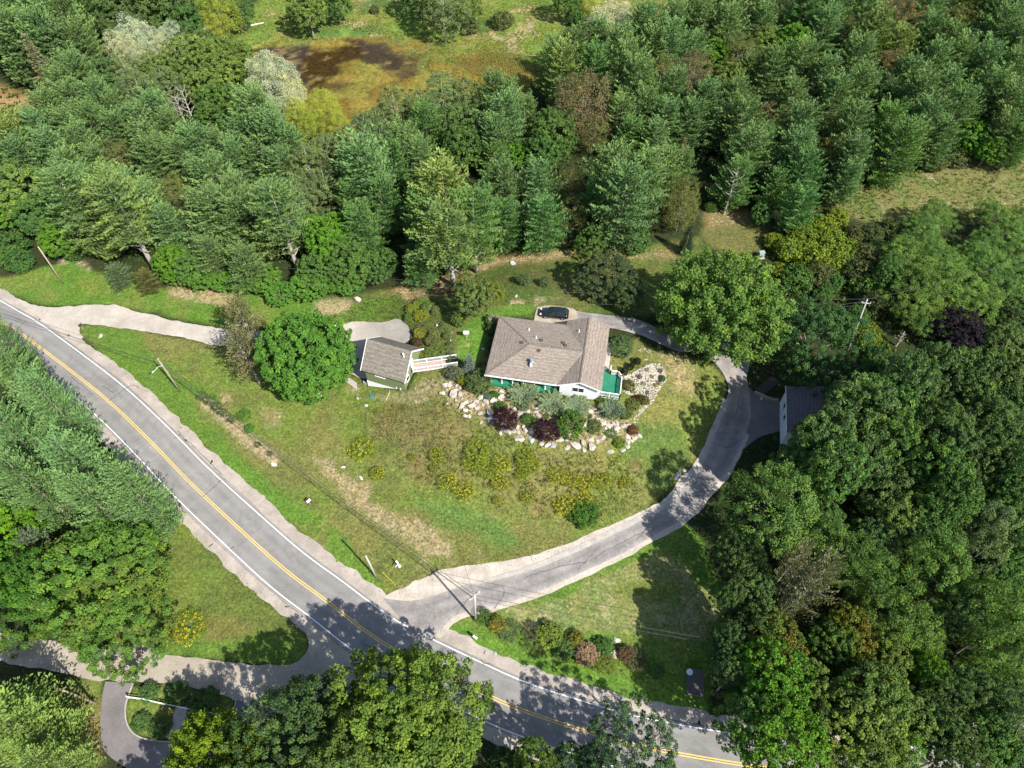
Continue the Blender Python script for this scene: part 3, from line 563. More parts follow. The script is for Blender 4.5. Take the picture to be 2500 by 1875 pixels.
def window(fr, a, b, z, wd, ht, parent, axis='a', n=2, out=-1, fw=.09):
    """framed window set 3 cm proud of its wall; axis is the wall's direction, out its outward side"""
    mb = MB(); gl = MB()
    def q(u, v, z_): return fr(a + u, b + v * out, z_) if axis == 'a' else fr(a + v * out, b + u, z_)
    def bx(m_, u0, u1, z0, z1, d0, d1):
        m_.add([q(u0, d0, z0), q(u1, d0, z0), q(u1, d1, z0), q(u0, d1, z0), q(u0, d0, z1), q(u1, d0, z1), q(u1, d1, z1), q(u0, d1, z1)], [(0, 3, 2, 1), (4, 5, 6, 7), (0, 1, 5, 4), (1, 2, 6, 5), (2, 3, 7, 6), (3, 0, 4, 7)])
    bx(gl, -wd / 2 + fw * .5, wd / 2 - fw * .5, z - ht / 2 + fw * .5, z + ht / 2 - fw * .5, -.02, .02)
    bx(mb, -wd / 2 - .02, wd / 2 + .02, z + ht / 2 - fw, z + ht / 2 + .02, -.01, .06); bx(mb, -wd / 2 - .04, wd / 2 + .04, z - ht / 2 - .02, z - ht / 2 + fw, -.01, .08)
    for k in range(n + 1):
        u = -wd / 2 + k * wd / n; bx(mb, max(u - fw / 2, -wd / 2), min(u + fw / 2, wd / 2), z - ht / 2 + fw, z + ht / 2 - fw, -.01, .055)
    wo = child(gl, 'window', GLASS, parent); child(mb, 'frame', WHITE, wo); return wo
window(H, 14.35, .55, 6.95, 1.75, 1.2, house)
for a_ in (2.2, 5.0, 8.2): window(H, a_, 2.6, 6.6, 1.4, 1.2, house)
for b_ in (4.0, 9.5): window(H, 17.4, b_, 6.8, 1.5, 1.1, house, 'b', 2, 1)
for b_ in (4.5, 9.0): window(H, .6, b_, 6.8, 1.3, 1.1, house, 'b', 2, -1)
# porch
mb = MB(); c = Vector(H(5.9, 1.5, 5.25)); mb.box(c, (10.9, 2.2, .18), math.radians(-10)); child(mb, 'porch_floor', GREENP, house)
mb = MB(); mb.box(Vector(H(5.9, .42, 4.75)), (10.9, .05, .8), math.radians(-10)); child(mb, 'porch_skirt', GREENP, house)
for a_ in (.75, 2.45, 4.15, 5.85, 7.55, 9.25):
    mb = MB(); mb.bar(H(a_, .95, 5.34), H(a_, .95, EZ - .21), .16, .16); mb.box(H(a_, .95, 5.40), (.22, .22, .12), math.radians(-10)); child(mb, 'porch_post', WHITE, house)
# corner deck with a white railing
DK = [(17.45, 1.2), (20.8, 1.2), (20.8, 4.85), (20.1, 5.75), (18.9, 5.65), (17.9, 6.6), (17.45, 6.6)]
mb = MB(); n_ = len(DK); mb.add([H(a, b, 5.35) for a, b in DK] + [H(a, b, 5.15) for a, b in DK], [tuple(range(n_)), tuple(range(2 * n_ - 1, n_ - 1, -1))] + [(i, i + n_, (i + 1) % n_ + n_, (i + 1) % n_) for i in range(n_)])
deck = child(mb, 'deck', GREENP, house)
def railing(fr, pts, z0, ht, parent, m, name='railing', sp=.14, post_every=1.9):
    mb = MB()
    for (a0, b0), (a1, b1) in zip(pts[:-1], pts[1:]):
        A, B_ = Vector(fr(a0, b0, 0)), Vector(fr(a1, b1, 0)); L_ = (B_ - A).length; z = lambda t: (z0[0] + (z0[1] - z0[0]) * t) if isinstance(z0, tuple) else z0
        pt = lambda t, h_: A + (B_ - A) * t + Vector((0, 0, z(t) + h_))
        mb.bar(pt(0, ht), pt(1, ht), .14, .07); mb.bar(pt(0, .12), pt(1, .12), .07, .07)
        n = max(1, round(L_ / post_every))
        for k in range(n + 1): mb.bar(pt(k / n, -.1), pt(k / n, ht + .14), .13, .13)
        k_ = int(L_ / sp)
        for k in range(1, k_):
            t = k / k_; mb.bar(pt(t, .12), pt(t, ht), .045, .045)
    return child(mb, name, m, parent)
railing(H, [(17.5, 1.25), (20.75, 1.25), (20.75, 4.83), (20.08, 5.68), (18.95, 5.6), (18.9, 6.5)], 5.36, .95, deck, WHITE)
mb = MB(); mb.bar(H(17.5, 1.2, 4.85), H(20.8, 1.2, 4.85), .06, .62); mb.bar(H(20.8, 1.2, 4.85), H(20.8, 4.85, 4.85), .06, .62); child(mb, 'deck_skirt', WHITE, deck)
mb = MB(); mb.box(Vector(H(18.15, 9.4, 5.04)), (1.0, 5.4, .12), math.radians(-10)); child(mb, 'side_walk', CONC, house)
def roofz(a, b):
    if a > 14.45: return RZ + (EZ - RZ) * (a - 14.45) / 3.4
    zz = EZ + (RZ - EZ) * min(b, 12.1 - b, a * 6.05 / 5.9) / 6.05
    return max(zz, EZ + (RZ - EZ) * (a - 11.05) / 3.4) if a > 11.05 else zz
for a_, b_ in ((7.6, 7.19), (11.03, 7.23), (11.43, 6.73), (4.72, 6.22), (7.53, 5.08)):
    mb = MB(); z = roofz(a_, b_); mb.box(H(a_, b_, z + .06), (.42, .42, .16), math.radians(-10)); mb.box(H(a_, b_, z + .16), (.48, .48, .06), math.radians(-10)); child(mb, 'roof_vent', BROWN, roof)
for a_, b_ in ((5.3, 9.4), (6.7, 7.6), (13.18, 10.2)):
    mb = MB(); z = roofz(a_, b_); mb.tube([H(a_, b_, z - .1), H(a_, b_, z + .5)], .07, 10); mb.tube([H(a_, b_, z - .05), H(a_, b_, z + .1)], [.17, .09], 10); child(mb, 'vent_pipe', WHITE, roof)
mb = MB(); z = roofz(6.85, 2.9); mb.box(H(6.85, 2.8, z + .25), (.62, .62, .8), math.radians(-10)); fl = child(mb, 'chimney', METAL, roof)
mb = MB(); mb.tube([H(6.85, 2.8, z + .65), H(6.85, 2.8, z + 1.0)], .17, 12); mb.box(H(6.85, 2.8, z + 1.04), (.5, .5, .06), math.radians(-10)); child(mb, 'flue', METAL, fl)
mb = MB(); mb.box(H(6.75, 2.25, z + .3), (.3, .3, .55), math.radians(-10)); child(mb, 'flue_cap', WHITE, fl)
mb = MB(); mb.box(H(5.6, 12.9, 5.3), (.7, .5, .7), math.radians(-10)); tag(mb.build('heat_pump', plain('dark_grey_metal', (.06, .06, .065), .5, .4)), 'dark grey heat pump box at the back wall of the white house', 'heat pump')

# ---- the small green garage
gz, gr = 5.75, 9.35
S0 = at('zA', 335, 1015, gz); g0 = frame(S0[0], S0[1], -19.2)
GW, GD = 7.6, 7.25
garage = empty('two_storey_garage', g0(3.8, 3.6, 1.2), 'small two storey sage green garage with grey gable roof beside the gravel apron', 'garage')
GRS = shingles('grey_shingles', (.132, .117, .096), (.192, .172, .142), (.17, .155, .13), -19, .3, .145)
mb = MB(); mb.add([g0(-.0, 0, gz), g0(GW, 0, gz), g0(GW, GD / 2, gr), g0(0, GD / 2, gr)], [(0, 1, 2, 3)]); mb.add([g0(0, GD / 2, gr), g0(GW, GD / 2, gr), g0(GW, GD, gz), g0(0, GD, gz)], [(0, 1, 2, 3)])
groof = child(mb, 'roof', GRS, garage); s_ = groof.modifiers.new('thick', 'SOLIDIFY'); s_.thickness = .12; s_.offset = -1
for a_ in (-.03, GW + .03):
    mb = MB(); mb.bar(Vector(g0(a_, -.02, gz - .1)), Vector(g0(a_, GD / 2, gr - .08)), .07, .24); mb.bar(Vector(g0(a_, GD + .02, gz - .1)), Vector(g0(a_, GD / 2, gr - .08)), .07, .24)
    child(mb, 'bargeboard', WHITE, garage)
ov = .42
gp = [(ov, ov), (GW - ov, ov), (GW - ov, GD / 2), (GW - ov, GD - ov), (ov, GD - ov), (ov, GD / 2)]
zt = gz + ov / (GD / 2) * (gr - gz) - .16
walls(gp, 2.7, [zt, zt, gr - .18, zt, zt, gr - .18], GS, 'wall', garage, g0)
walls([(a * .998 + .008, b * .998 + .008) for a, b in gp], -.2, [2.69] * 6, plain('white_block_wall', (.62, .62, .61), .8, .2, .05), 'foundation_wall', garage, g0)
for a_, b_ in ((GW - ov, ov), (ov, ov)): mb = MB(); mb.bar(g0(a_, b_, 1.0 if a_ > 3 else .2), g0(a_, b_, 2.7), .12, .12); child(mb, 'corner_trim', WHITE, garage)
window(g0, 3.0, ov, 5.0, 1.7, .75, garage, 'a', 3, -1, .14)
window(g0, GW - ov, 1.7, 4.6, .9, 1.2, garage, 'b', 1, 1, .14)
mb = MB(); mb.add([g0(GW - ov + .03, 3.2, 4.92), g0(GW - ov + .03, 4.15, 4.92), g0(GW - ov + .03, 4.15, 7.0), g0(GW - ov + .03, 3.2, 7.0)], [(0, 1, 2, 3)])
door = child(mb, 'door', WHITE, garage); mb = MB(); mb.tube([g0(GW - ov + .03, 4.02, 5.95), g0(GW - ov + .1, 4.02, 5.95)], .04, 8); child(mb, 'handle', METAL, door)
mb = MB(); fz = gz + (1.95) / (GD / 2) * (gr - gz)
pz = g0(6.55, 2.75, 0); zz = gz + 2.75 / (GD / 2) * (gr - gz); mb.tube([(pz[0], pz[1], zz - .1), (pz[0], pz[1], zz + .75)], .10, 10); mb.tube([(pz[0], pz[1], zz + .75), (pz[0], pz[1], zz + .92)], [.17, .13], 10); child(mb, 'stovepipe', WHITE, groof)
for a_ in (5.6, 6.3):
    mb = MB(); mb.box(g0(a_, ov - .06, 3.0), (.2, .1, .28), math.radians(-19)); child(mb, 'wall_light', WHITE, garage)
# white concrete stub wall at its west corner
mb = MB(); p = on('zA', 400, 1190); q = on('zA', 440, 1210); mb.bar((p[0] - .3, p[1], p[2] + .15), (q[0], q[1], q[2] + .15), .3, .6); tag(mb.build('stub_wall', CONC), 'short pale concrete stub wall at the west corner of the green garage', 'wall')
# footbridge from the knoll to its upper door
bA = Vector(g0(GW - ov, 3.55, 4.9)); bB = Vector(at('zA', 1635, 905, 4.95)); bd = (bB - bA); bl = math.hypot(bd.x, bd.y); bang = math.degrees(math.atan2(bd.y, bd.x)); B0 = frame(bA.x, bA.y, bang)
bridge = empty('footbridge', tuple((bA + bB) / 2), 'narrow footbridge with white baluster railings and reddish planks leading to the green garage', 'footbridge')
mb = MB()
for k in range(int(bl / .15)): mb.add([], []) ; mb.box(B0(.075 + k * .15, 0, 4.88), (.135, 1.5, .05), math.radians(bang))
child(mb, 'planks', plain('red_brown_planks', (.33, .24, .21), .8, .2, .25, 4), bridge)
mb = MB()
for s in (-.6, .6): mb.bar(B0(0, s, 4.74), B0(bl, s, 4.74), .08, .2)
child(mb, 'beam', WHITE, bridge)
for s in (-.78, .78): railing(B0, [(0.1, s), (bl, s)], 4.9, .95, bridge, WHITE, 'railing', .15, 2.2)
for a_ in (2.2, 4.4):
    for s in (-.6, .6):
        p = B0(a_, s, 0); mb = MB(); mb.bar((p[0], p[1], float(T(p[0], p[1])) - .3), (p[0], p[1], 4.7), .14, .14); child(mb, 'support_post', plain('grey_timber', (.24, .21, .17), .85, .2) if a_ == 2.2 and s < 0 else bpy.data.materials['grey_timber'], bridge)

# ---- the white garage under the trees
wn = at('zC', 1635, 830, 4.3); ws_ = at('zC', 1640, 1080, 4.3); dv = ws_ - wn; wang = math.degrees(math.atan2(dv[1], dv[0])); WF = frame(wn[0], wn[1], wang + 90)    # a: east, b: north (0 at the north corner)
WL = 8.5; WW = 9.6; wr = 5.6
tz = float(T(wn[0], wn[1]))
shed = empty('white_garage', WF(4.8, -4, tz), 'white garage with plum grey roof half hidden under the dark trees', 'garage')
PRS = shingles('plum_grey_shingles', (.10, .088, .095), (.135, .118, .125), (.15, .13, .14), wang, .3, .145)
mb = MB(); mb.add([WF(-.25, .2, 4.25), WF(WW / 2, .2, wr), WF(WW / 2, -WL, wr), WF(-.25, -WL, 4.25)], [(0, 3, 2, 1)]); mb.add([WF(WW / 2, .2, wr), WF(WW + .25, .2, 4.25), WF(WW + .25, -WL, 4.25), WF(WW / 2, -WL, wr)], [(0, 3, 2, 1)])
sroof = child(mb, 'roof', PRS, shed); s_ = sroof.modifiers.new('thick', 'SOLIDIFY'); s_.thickness = .12; s_.offset = -1
mb = MB(); mb.bar(WF(WW / 2, .2, wr + .02), WF(WW / 2, -WL, wr + .02), .3, .05); child(mb, 'ridge_cap', CAP, sroof)
walls([(0, -WL + .3), (WW, -WL + .3), (WW, 0), (WW / 2, 0), (0, 0)], tz - .3, [4.2, 4.2, 4.2, wr - .15, 4.2], plain('white_siding', (.62, .63, .65), .6, .3, .04), 'wall', shed, WF)
window(WF, 0, -2.5, 2.6, 1.0, 1.3, shed, 'b', 1, -1); window(WF, 0, -4.6, 2.5, .9, 1.3, shed, 'b', 1, -1)
mb = MB(); mb.bar(WF(-.3, .25, 4.18), WF(-.3, -WL, 4.18), .08, .2); child(mb, 'fascia', WHITE, shed)
# neighbour's house at the left edge of the picture
NB = at('z1', -60, 905, 4.0); nf = frame(NB[0], NB[1], 20)
nb = empty('neighbour_house', nf(-3, 0, 0), 'white house corner just showing at the west edge of the pine wood', 'house')
mb = MB(); mb.add([nf(-8, -4, 4.0), nf(1, -4, 4.0), nf(1, 0, 6.4), nf(-8, 0, 6.4)], [(0, 1, 2, 3)]); mb.add([nf(-8, 0, 6.4), nf(1, 0, 6.4), nf(1, 4, 4.0), nf(-8, 4, 4.0)], [(0, 1, 2, 3)])
r_ = child(mb, 'roof', plain('pale_grey_roof', (.55, .55, .56), .7, .3), nb); s_ = r_.modifiers.new('thick', 'SOLIDIFY'); s_.thickness = .12
walls([(-7.6, -3.6), (.6, -3.6), (.6, 0), (.6, 3.6), (-7.6, 3.6)], -.2, [4.05, 4.05, 6.2, 4.05, 4.05], WHITE, 'wall', nb, nf)

# ================================================================== CAR
def loft(mb, secs):                                         # secs: list of rings with equal counts
    n = len(secs[0]); mb.add([p for s in secs for p in s], [(i * n + k, i * n + (k + 1) % n, (i + 1) * n + (k + 1) % n, (i + 1) * n + k) for i in range(len(secs) - 1) for k in range(n)] + [tuple(range(n - 1, -1, -1)), tuple(range((len(secs) - 1) * n, len(secs) * n))])
BLACKP, nt_, b_ = newmat('black_car_paint', .22, .6); b_.inputs['Base Color'].default_value = (.008, .009, .012, 1); b_.inputs['Coat Weight'].default_value = .6; b_.inputs['Coat Roughness'].default_value = .08
CGLASS, nt_, b_ = newmat('car_glass', .05, .7); b_.inputs['Base Color'].default_value = (.018, .03, .028, 1)
TYRE = plain('tyre_rubber', (.015, .015, .016), .85, .2); RIM = plain('alloy_rim', (.4, .4, .42), .35, .5, .1, 5, .8); LAMP = plain('clear_lamp', (.65, .66, .68), .15, .6); RED = plain('tail_lamp_red', (.25, .01, .01), .25, .5)
carp = on('zB', 900, 200, .6); cz = float(T(carp[0], carp[1])) + .07
car = empty('parked_car', (carp[0], carp[1], cz), 'black estate car parked on the sandy pad behind the white house', 'car', None, math.radians(173))
def ring(x, hw, z0, z1, tw):                                 # a body section across the car at x
    return [(x, -hw * .93, z0), (x, -hw, z0 + .22), (x, -hw, (z0 + z1) / 2), (x, -hw * .97, z1 - .07), (x, -tw, z1), (x, tw, z1), (x, hw * .97, z1 - .07), (x, hw, (z0 + z1) / 2), (x, hw, z0 + .22), (x, hw * .93, z0)]
mb = MB(); loft(mb, [ring(-2.42, .62, .42, .78, .5), ring(-2.32, .82, .28, .95, .66), ring(-1.9, .90, .22, 1.0, .78), ring(-.9, .92, .2, .99, .82), ring(.5, .92, .2, .97, .82), ring(1.2, .91, .2, .95, .78), ring(1.9, .88, .22, .86, .70), ring(2.28, .76, .27, .74, .56), ring(2.44, .55, .38, .62, .4)])
body = mb.build('body', BLACKP, car, True)
mb = MB()
def cab(x, hb, ht, zb, zt_): return [(x[0], -hb, zb), (x[1], -ht, zt_), (x[1], ht, zt_), (x[0], hb, zb)]
mb.add([(-2.2, -.76, .98), (-2.2, .76, .98), (1.15, .80, .95), (1.15, -.80, .95), (-1.75, -.62, 1.44), (-1.75, .62, 1.44), (.25, .64, 1.5), (.25, -.64, 1.5), (-.8, -.66, 1.53), (-.8, .66, 1.53)],
       [(0, 4, 5, 1), (3, 2, 6, 7), (0, 3, 7, 8, 4), (1, 5, 9, 6, 2)])
mb.build('window', CGLASS, car)
mb = MB(); loft(mb, [[(-1.80, -.64, 1.43), (-1.80, .64, 1.43), (-1.80, .6, 1.47), (-1.80, -.6, 1.47)], [(-.8, -.68, 1.515), (-.8, .68, 1.515), (-.8, .62, 1.56), (-.8, -.62, 1.56)], [(.28, -.66, 1.485), (.28, .66, 1.485), (.28, .6, 1.525), (.28, -.6, 1.525)]])
for s in (-1, 1):
    mb.bar((.27, s * .645, 1.5), (1.15, s * .80, .96), .07, .06); mb.bar((-.35, s * .665, 1.5), (-.35, s * .80, .97), .09, .05); mb.bar((-1.78, s * .63, 1.44), (-2.18, s * .77, .99), .16, .06); mb.bar((-1.7, s * .55, 1.56), (.1, s * .55, 1.57), .04, .05)
mb.build('roof', BLACKP, car)
for x in (-1.42, 1.42):
    for s in (-1, 1):
        mb = MB(); mb.tube([(x, s * .72, .33), (x, s * .93, .33)], .34, 20); wh = mb.build('wheel', TYRE, car); mb = MB(); mb.tube([(x, s * .925, .33), (x, s * .945, .33)], .21, 16); mb.build('rim', RIM, wh)
for s in (-1, 1):
    mb = MB(); mb.box((2.24, s * .56, .72), (.26, .34, .12), s * -.4); mb.build('headlight', LAMP, car, bevel=.02)
    mb = MB(); mb.box((-2.33, s * .62, .82), (.14, .32, .14), s * .3); mb.build('tail_light', RED, car, bevel=.02)
    mb = MB(); mb.box((.72, s * 1.0, 1.02), (.13, .2, .13)); mb.build('mirror', BLACKP, car, bevel=.03)

# ================================================================== POLES AND WIRES
POLEW = plain('weathered_pole_wood', (.27, .22, .165), .85, .2, .25, 5); POLEP = plain('pale_pole_wood', (.32, .305, .275), .85, .2, .15, 5); DARKM = plain('dark_wire', (.05, .05, .05), .6, .3); PORC = plain('grey_insulator', (.5, .52, .52), .3, .5)
def pole(base, top, label, m=POLEW, r=.15, arm=0, ang=0.0, ht=None):
    """base and top are points; the pole leans from one to the other"""
    base, top = Vector(base), Vector(top)
    o = empty('utility_pole', base, label, 'utility pole', 'utility poles and stubs'); mb = MB(); mb.tube([base - Vector((0, 0, .4)), base.lerp(top, .5), top], [r, r * .86, r * .7], 10); child(mb, 'pole', m, o, smooth=True)
    if arm:
        c = base.lerp(top, .93); d = Vector((math.cos(ang), math.sin(ang), 0)); mb = MB(); mb.bar(c - d * arm, c + d * arm, .11, .13); a_ = child(mb, 'crossarm', m, o)
        for s in (-.9, 0.9):
            q = c + d * arm * s; mb = MB(); mb.tube([q + Vector((0, 0, .06)), q + Vector((0, 0, .28))], [.05, .07], 8); child(mb, 'insulator', PORC, a_)
    return o
def top_of(bx, tx, wn):                                      # pole height from its two pixels
    B_ = on(wn, *bx); best = None
    for hh in np.arange(2, 14, .05):
        p = at(wn, *tx, B_[2] + hh); e = math.hypot(p[0] - B_[0], p[1] - B_[1])
        if best is None or e < best[0]: best = (e, p)
    return B_, best[1]
pb, p2t = top_of((1083, 877), (945, 675), 'z4'); P2 = pole(pb, p2t, 'brown utility pole with white street lamp arm on the roadside lawn', POLEW)
LM = plain('white_lamp_arm', (.42, .42, .41), .5, .3)
c_ = Vector(pb).lerp(Vector(p2t), .80); mb = MB(); t_ = Vector(at('z4', 925, 752, c_.z + .1)); mb.tube([c_, c_.lerp(t_, .5) + Vector((0, 0, .25)), t_], [.04, .035, .045], 8); mb.tube([t_, t_ + (t_ - c_).normalized() * .4], [.07, .13], 10); t2 = Vector(at('z4', 985, 733, c_.z)); mb.tube([c_, t2], .06, 8); child(mb, 'lamp_arm', LM, P2)
pb3, p3t = top_of((292, 515), (228, 385), 'z8'); pole(pb3, p3t, 'pale leaning stub pole held by a yellow sleeved guy beside the road', POLEP, .16)
pb4, p4t = top_of((886, 775), (882, 617), 'z8'); pole(pb4, p4t, 'grey utility pole at the mouth of the asphalt drive', POLEP, .16, .8, math.radians(40))
pb1, p1t = top_of((380, 230), (228, 5), 'z4'); pole(pb1, p1t, 'bare brown utility pole on the sandy bank by the pines', POLEW)
pb5, p5t = top_of((1150, 640), (1272, 320), 'z6'); pole(pb5, p5t, 'grey utility pole in the thicket behind the round dark maple', POLEP, .16, .7, math.radians(-10))
pb6, p6t = top_of((572, 1268), (430, 1208), 'z7'); p6 = Vector(pb6) + Vector((-2.3, .5, 6.5)); pole(pb6, p6, 'leaning brown utility pole between the gravel lane and the loop drive', POLEW)
def wire(a, b, sag, label, r=.014, n=24):
    a, b = Vector(a), Vector(b); r *= 1.7; mb = MB(); mb.tube([a.lerp(b, t / n) - Vector((0, 0, sag * 4 * (t / n) * (1 - t / n))) for t in range(n + 1)], r, 5); tag(mb.build('power_line', DARKM), label, 'power line', 'overhead lines')
u = Vector((0, 0, 1)); a2 = Vector(pb).lerp(Vector(p2t), .97); a2b = Vector(pb).lerp(Vector(p2t), .80); a4 = Vector(p4t) - u * .3; a4b = Vector(p4t) - u * 1.8
off = Vector(on('z4', -900, 200)) + u * 9
wire(a2, a4, 1.0, 'upper overhead line sagging between lamp pole and drive mouth pole', .016); wire(a2b, a4b, .9, 'lower thicker cable sagging between lamp pole and drive mouth pole', .03)
wire(a2, off, 1.0, 'thin upper line running from the lamp pole up the road', .013); wire(a2b, off - u * 1.5, 1.0, 'thicker lower cable running from the lamp pole up the road', .022)
e4 = Vector(on('z9', 900, 1000, 7)); wire(a4, e4 + u * 1.5, .8, 'upper line from the drive mouth pole into the roadside maples'); wire(a4b, e4, .8, 'lower line from the drive mouth pole into the roadside maples')
w5 = Vector(at('z4', 1700, 130, 9.0)); wire(p5t, w5, 2.2, 'long upper wire crossing the yard behind the white house', .014); wire(Vector(p5t) - u * 1.6, w5 - u * 1.5 + Vector((0, -2, 0)), 2.2, 'long lower wire crossing the yard behind the white house', .014)
wire(Vector(p5t) - u * .4, H(17.6, 12.6, 8.0), .9, 'service drop from the thicket pole to the back corner of the house', .014); wire(a4b, g0(GW - ov, 1.2, 6.5), 1.0, 'service drop from the drive mouth pole to the green garage', .010)
wire(Vector(p5t), Vector(at('z3', 2250, 1550, 12)), .6, 'wire from the thicket pole east into the locust trees')
def guy(a, b, label, yb=.35):
    a, b = Vector(a), Vector(b); o = empty('guy_wire', b, label, 'guy wire', 'guy wires'); mb = MB(); mb.tube([a, b], .012, 5); child(mb, 'cable', DARKM, o); mb = MB(); mb.tube([b, b.lerp(a, yb)], .022, 6); child(mb, 'sleeve', YSL, o)
YSL = plain('yellow_plastic_sleeve', (.65, .46, .05), .5, .3)
guy(p3t, on('z8', 408, 562), 'yellow sleeved guy wire of the pale stub pole', .45); guy(p2t, on('z4', 1140, 810), 'guy wire of the lamp pole with pale sleeve on the lawn', .25); guy(p5t, on('z6', 1162, 630), 'yellow sleeved guy wire of the pole in the thicket', .3)
guy(a4, on('z8', 640, 770), 'guy wire from the drive mouth pole over the asphalt', .1)

# ================================================================== SMALL THINGS ON THE GROUND
def put(wn, u, v, h=0.0): p = on(wn, u, v, h); return (p[0], p[1], p[2] - h)
def mailbox(wn, u, v, m, rz, label):
    x, y, z = put(wn, u, v, .6); o = empty('mailbox', (x, y, z), label, 'mailbox', 'roadside mailboxes', rz)
    mb = MB(); mb.box((0, 0, .5), (.10, .10, 1.1)); mb.build('post', POLEW, o)
    mb = MB(); n = 10; prof = [(-.16, 1.02), (.16, 1.02)] + [(.16 * math.cos(math.pi * k / n), 1.2 + .16 * math.sin(math.pi * k / n)) for k in range(n + 1)]
    loft(mb, [[(x_, a, b) for a, b in prof] for x_ in (-.3, .3)]); bx = mb.build('box', m, o); mb = MB(); mb.box((-.1, .18, 1.25), (.16, .02, .12)); mb.build('flag', RED, bx)
mailbox('z4', 490, 488, plain('black_mailbox', (.03, .03, .03), .4, .4), 1.2, 'black mailbox where the gravel drive meets the road')
mailbox('z7', 1855, 66, WHITE, .9, 'white mailbox alone on the mown verge')
mailbox('z8', 886, 882, WHITE, -.6, 'white mailbox on the grass in front of the roadside flower bed')
# white garden windmill lying beside the stub pole
x, y, z = put('z8', 428, 455); o = empty('garden_windmill', (x, y, z), 'white small windmill ornament beside the stub pole', 'ornament', None, .9)
mb = MB(); mb.tube([(0, 0, 0), (0, 0, 1.0)], [.10, .06], 8); mb.build('post', WHITE, o)
mb = MB()
for k in range(4):
    a_ = k * math.pi / 2 + .5; mb.bar((.08, 0, 1.02), (.08 + .1 * math.cos(a_), .62 * math.cos(a_) , 1.05 + .55 * abs(math.sin(a_)) * .2 + .45 * math.sin(a_) * .4), .22, .03)
mb.box((-.25, 0, 1.05), (.5, .08, .12)); mb.build('blade', WHITE, o)
STUMP = plain('grey_stump_wood', (.46, .41, .34), .9, .2, .3, 6, 0, .03)
x, y, z = put('z4', 1910, 900); mb = MB(); mb.tube([(x, y, z - .1), (x, y, z + .25), (x - .2, y + .15, z + .9), (x - .35, y + .5, z + 1.5)], [.5, .33, .22, .04], 9)
for k in range(5): a_ = k * 1.3; mb.tube([(x, y, z + .2), (x + .8 * math.cos(a_), y + .8 * math.sin(a_), z - .08)], [.16, .05], 6)
tag(mb.build('tree_stump', STUMP, None, True), 'broken pale grey tree stump at the foot of the big round maple', 'tree stump')
mb = MB(); p = put('zA', 245, 1210); mb.box((p[0], p[1], p[2] + .06), (3.3, .95, .14), math.radians(-38)); tag(mb.build('concrete_slab', CONC, None, bevel=.02), 'long weathered concrete slab lying in grass west of green garage', 'slab')
mb = MB(); p = put('zA', 485, 1370); mb.tube([(p[0], p[1], p[2]), (p[0], p[1], p[2] + .10), (p[0], p[1], p[2] + .13)], [.34, .34, .26], 20); tag(mb.build('tank_lid', plain('blue_green_lid', (.02, .13, .22), .5, .4)), 'round blue green tank lid in the grass below the green garage', 'tank lid')
mb = MB(); a_, b_ = put('zA', 725, 1295), put('zA', 670, 1425); mb.tube([(a_[0], a_[1], a_[2] + .08), ((a_[0] + b_[0]) / 2 + .2, (a_[1] + b_[1]) / 2, (a_[2] + b_[2]) / 2 + .06), (b_[0], b_[1], b_[2] + .06)], .05, 6); tag(mb.build('drain_hose', plain('tan_hose', (.45, .38, .22), .6, .3)), 'tan drain hose lying in the grass south of the green garage', 'hose')
# bird feeder, lawn plate
x, y, z = put('z5', 835, 560); o = empty('bird_table', (x, y, z), 'white roofed bird table on a post on the bright side lawn', 'bird table'); mb = MB(); mb.bar((0, 0, 0), (0, 0, 1.4), .09, .09); mb.build('post', POLEP, o); mb = MB(); mb.box((0, 0, 1.42), (.6, .5, .06)); mb.build('tray', POLEP, o)
mb = MB(); mb.add([(-.42, -.36, 1.75), (.42, -.36, 1.75), (.42, 0, 2.0), (-.42, 0, 2.0), (.42, .36, 1.75), (-.42, .36, 1.75)], [(0, 1, 2, 3), (3, 2, 4, 5), (1, 4, 2), (0, 3, 5)]); mb.bar((-.3, 0, 1.45), (-.3, 0, 1.95), .05, .05); mb.bar((.3, 0, 1.45), (.3, 0, 1.95), .05, .05); mb.build('roof', WHITE, o)
# satellite dish and grey meter box by the thicket
x, y, z = put('z3', 800, 1540, 1.0); o = empty('satellite_dish', (x, y, z), 'white satellite dish standing in the yellow green thicket', 'satellite dish')
mb = MB(); mb.tube([(0, 0, -.6), (0, 0, 2.4)], .05, 8); mb.build('post', METAL, o)
mb = MB(); n = 20; rr = [(.0, 0), (.25, .03), (.5, .12), (.62, .2)]; loft(mb, [[(r * math.cos(2 * math.pi * k / n) + .0, -.55 * h_ * 2 + r * math.sin(2 * math.pi * k / n) * .8, 2.5 + h_ + r * math.sin(2 * math.pi * k / n) * .5) for k in range(n)] for r, h_ in rr[1:]]); mb.tube([(0, -.2, 2.3), (0, -.7, 2.9)], .03, 6); mb.build('dish', WHITE, o, True)
x, y, z = put('z3', 628, 1545); o = empty('utility_box', (x, y, z), 'grey green utility cabinet at the end of the drive behind the bright maple', 'cabinet', None, .2); mb = MB(); mb.box((0, 0, .75), (1.1, .7, 1.5)); mb.build('cabinet', plain('grey_green_metal', (.22, .28, .25), .5, .4), o, bevel=.04); mb = MB(); mb.box((0, 0, .05), (1.5, 1.1, .14)); mb.build('base', CONC, o)
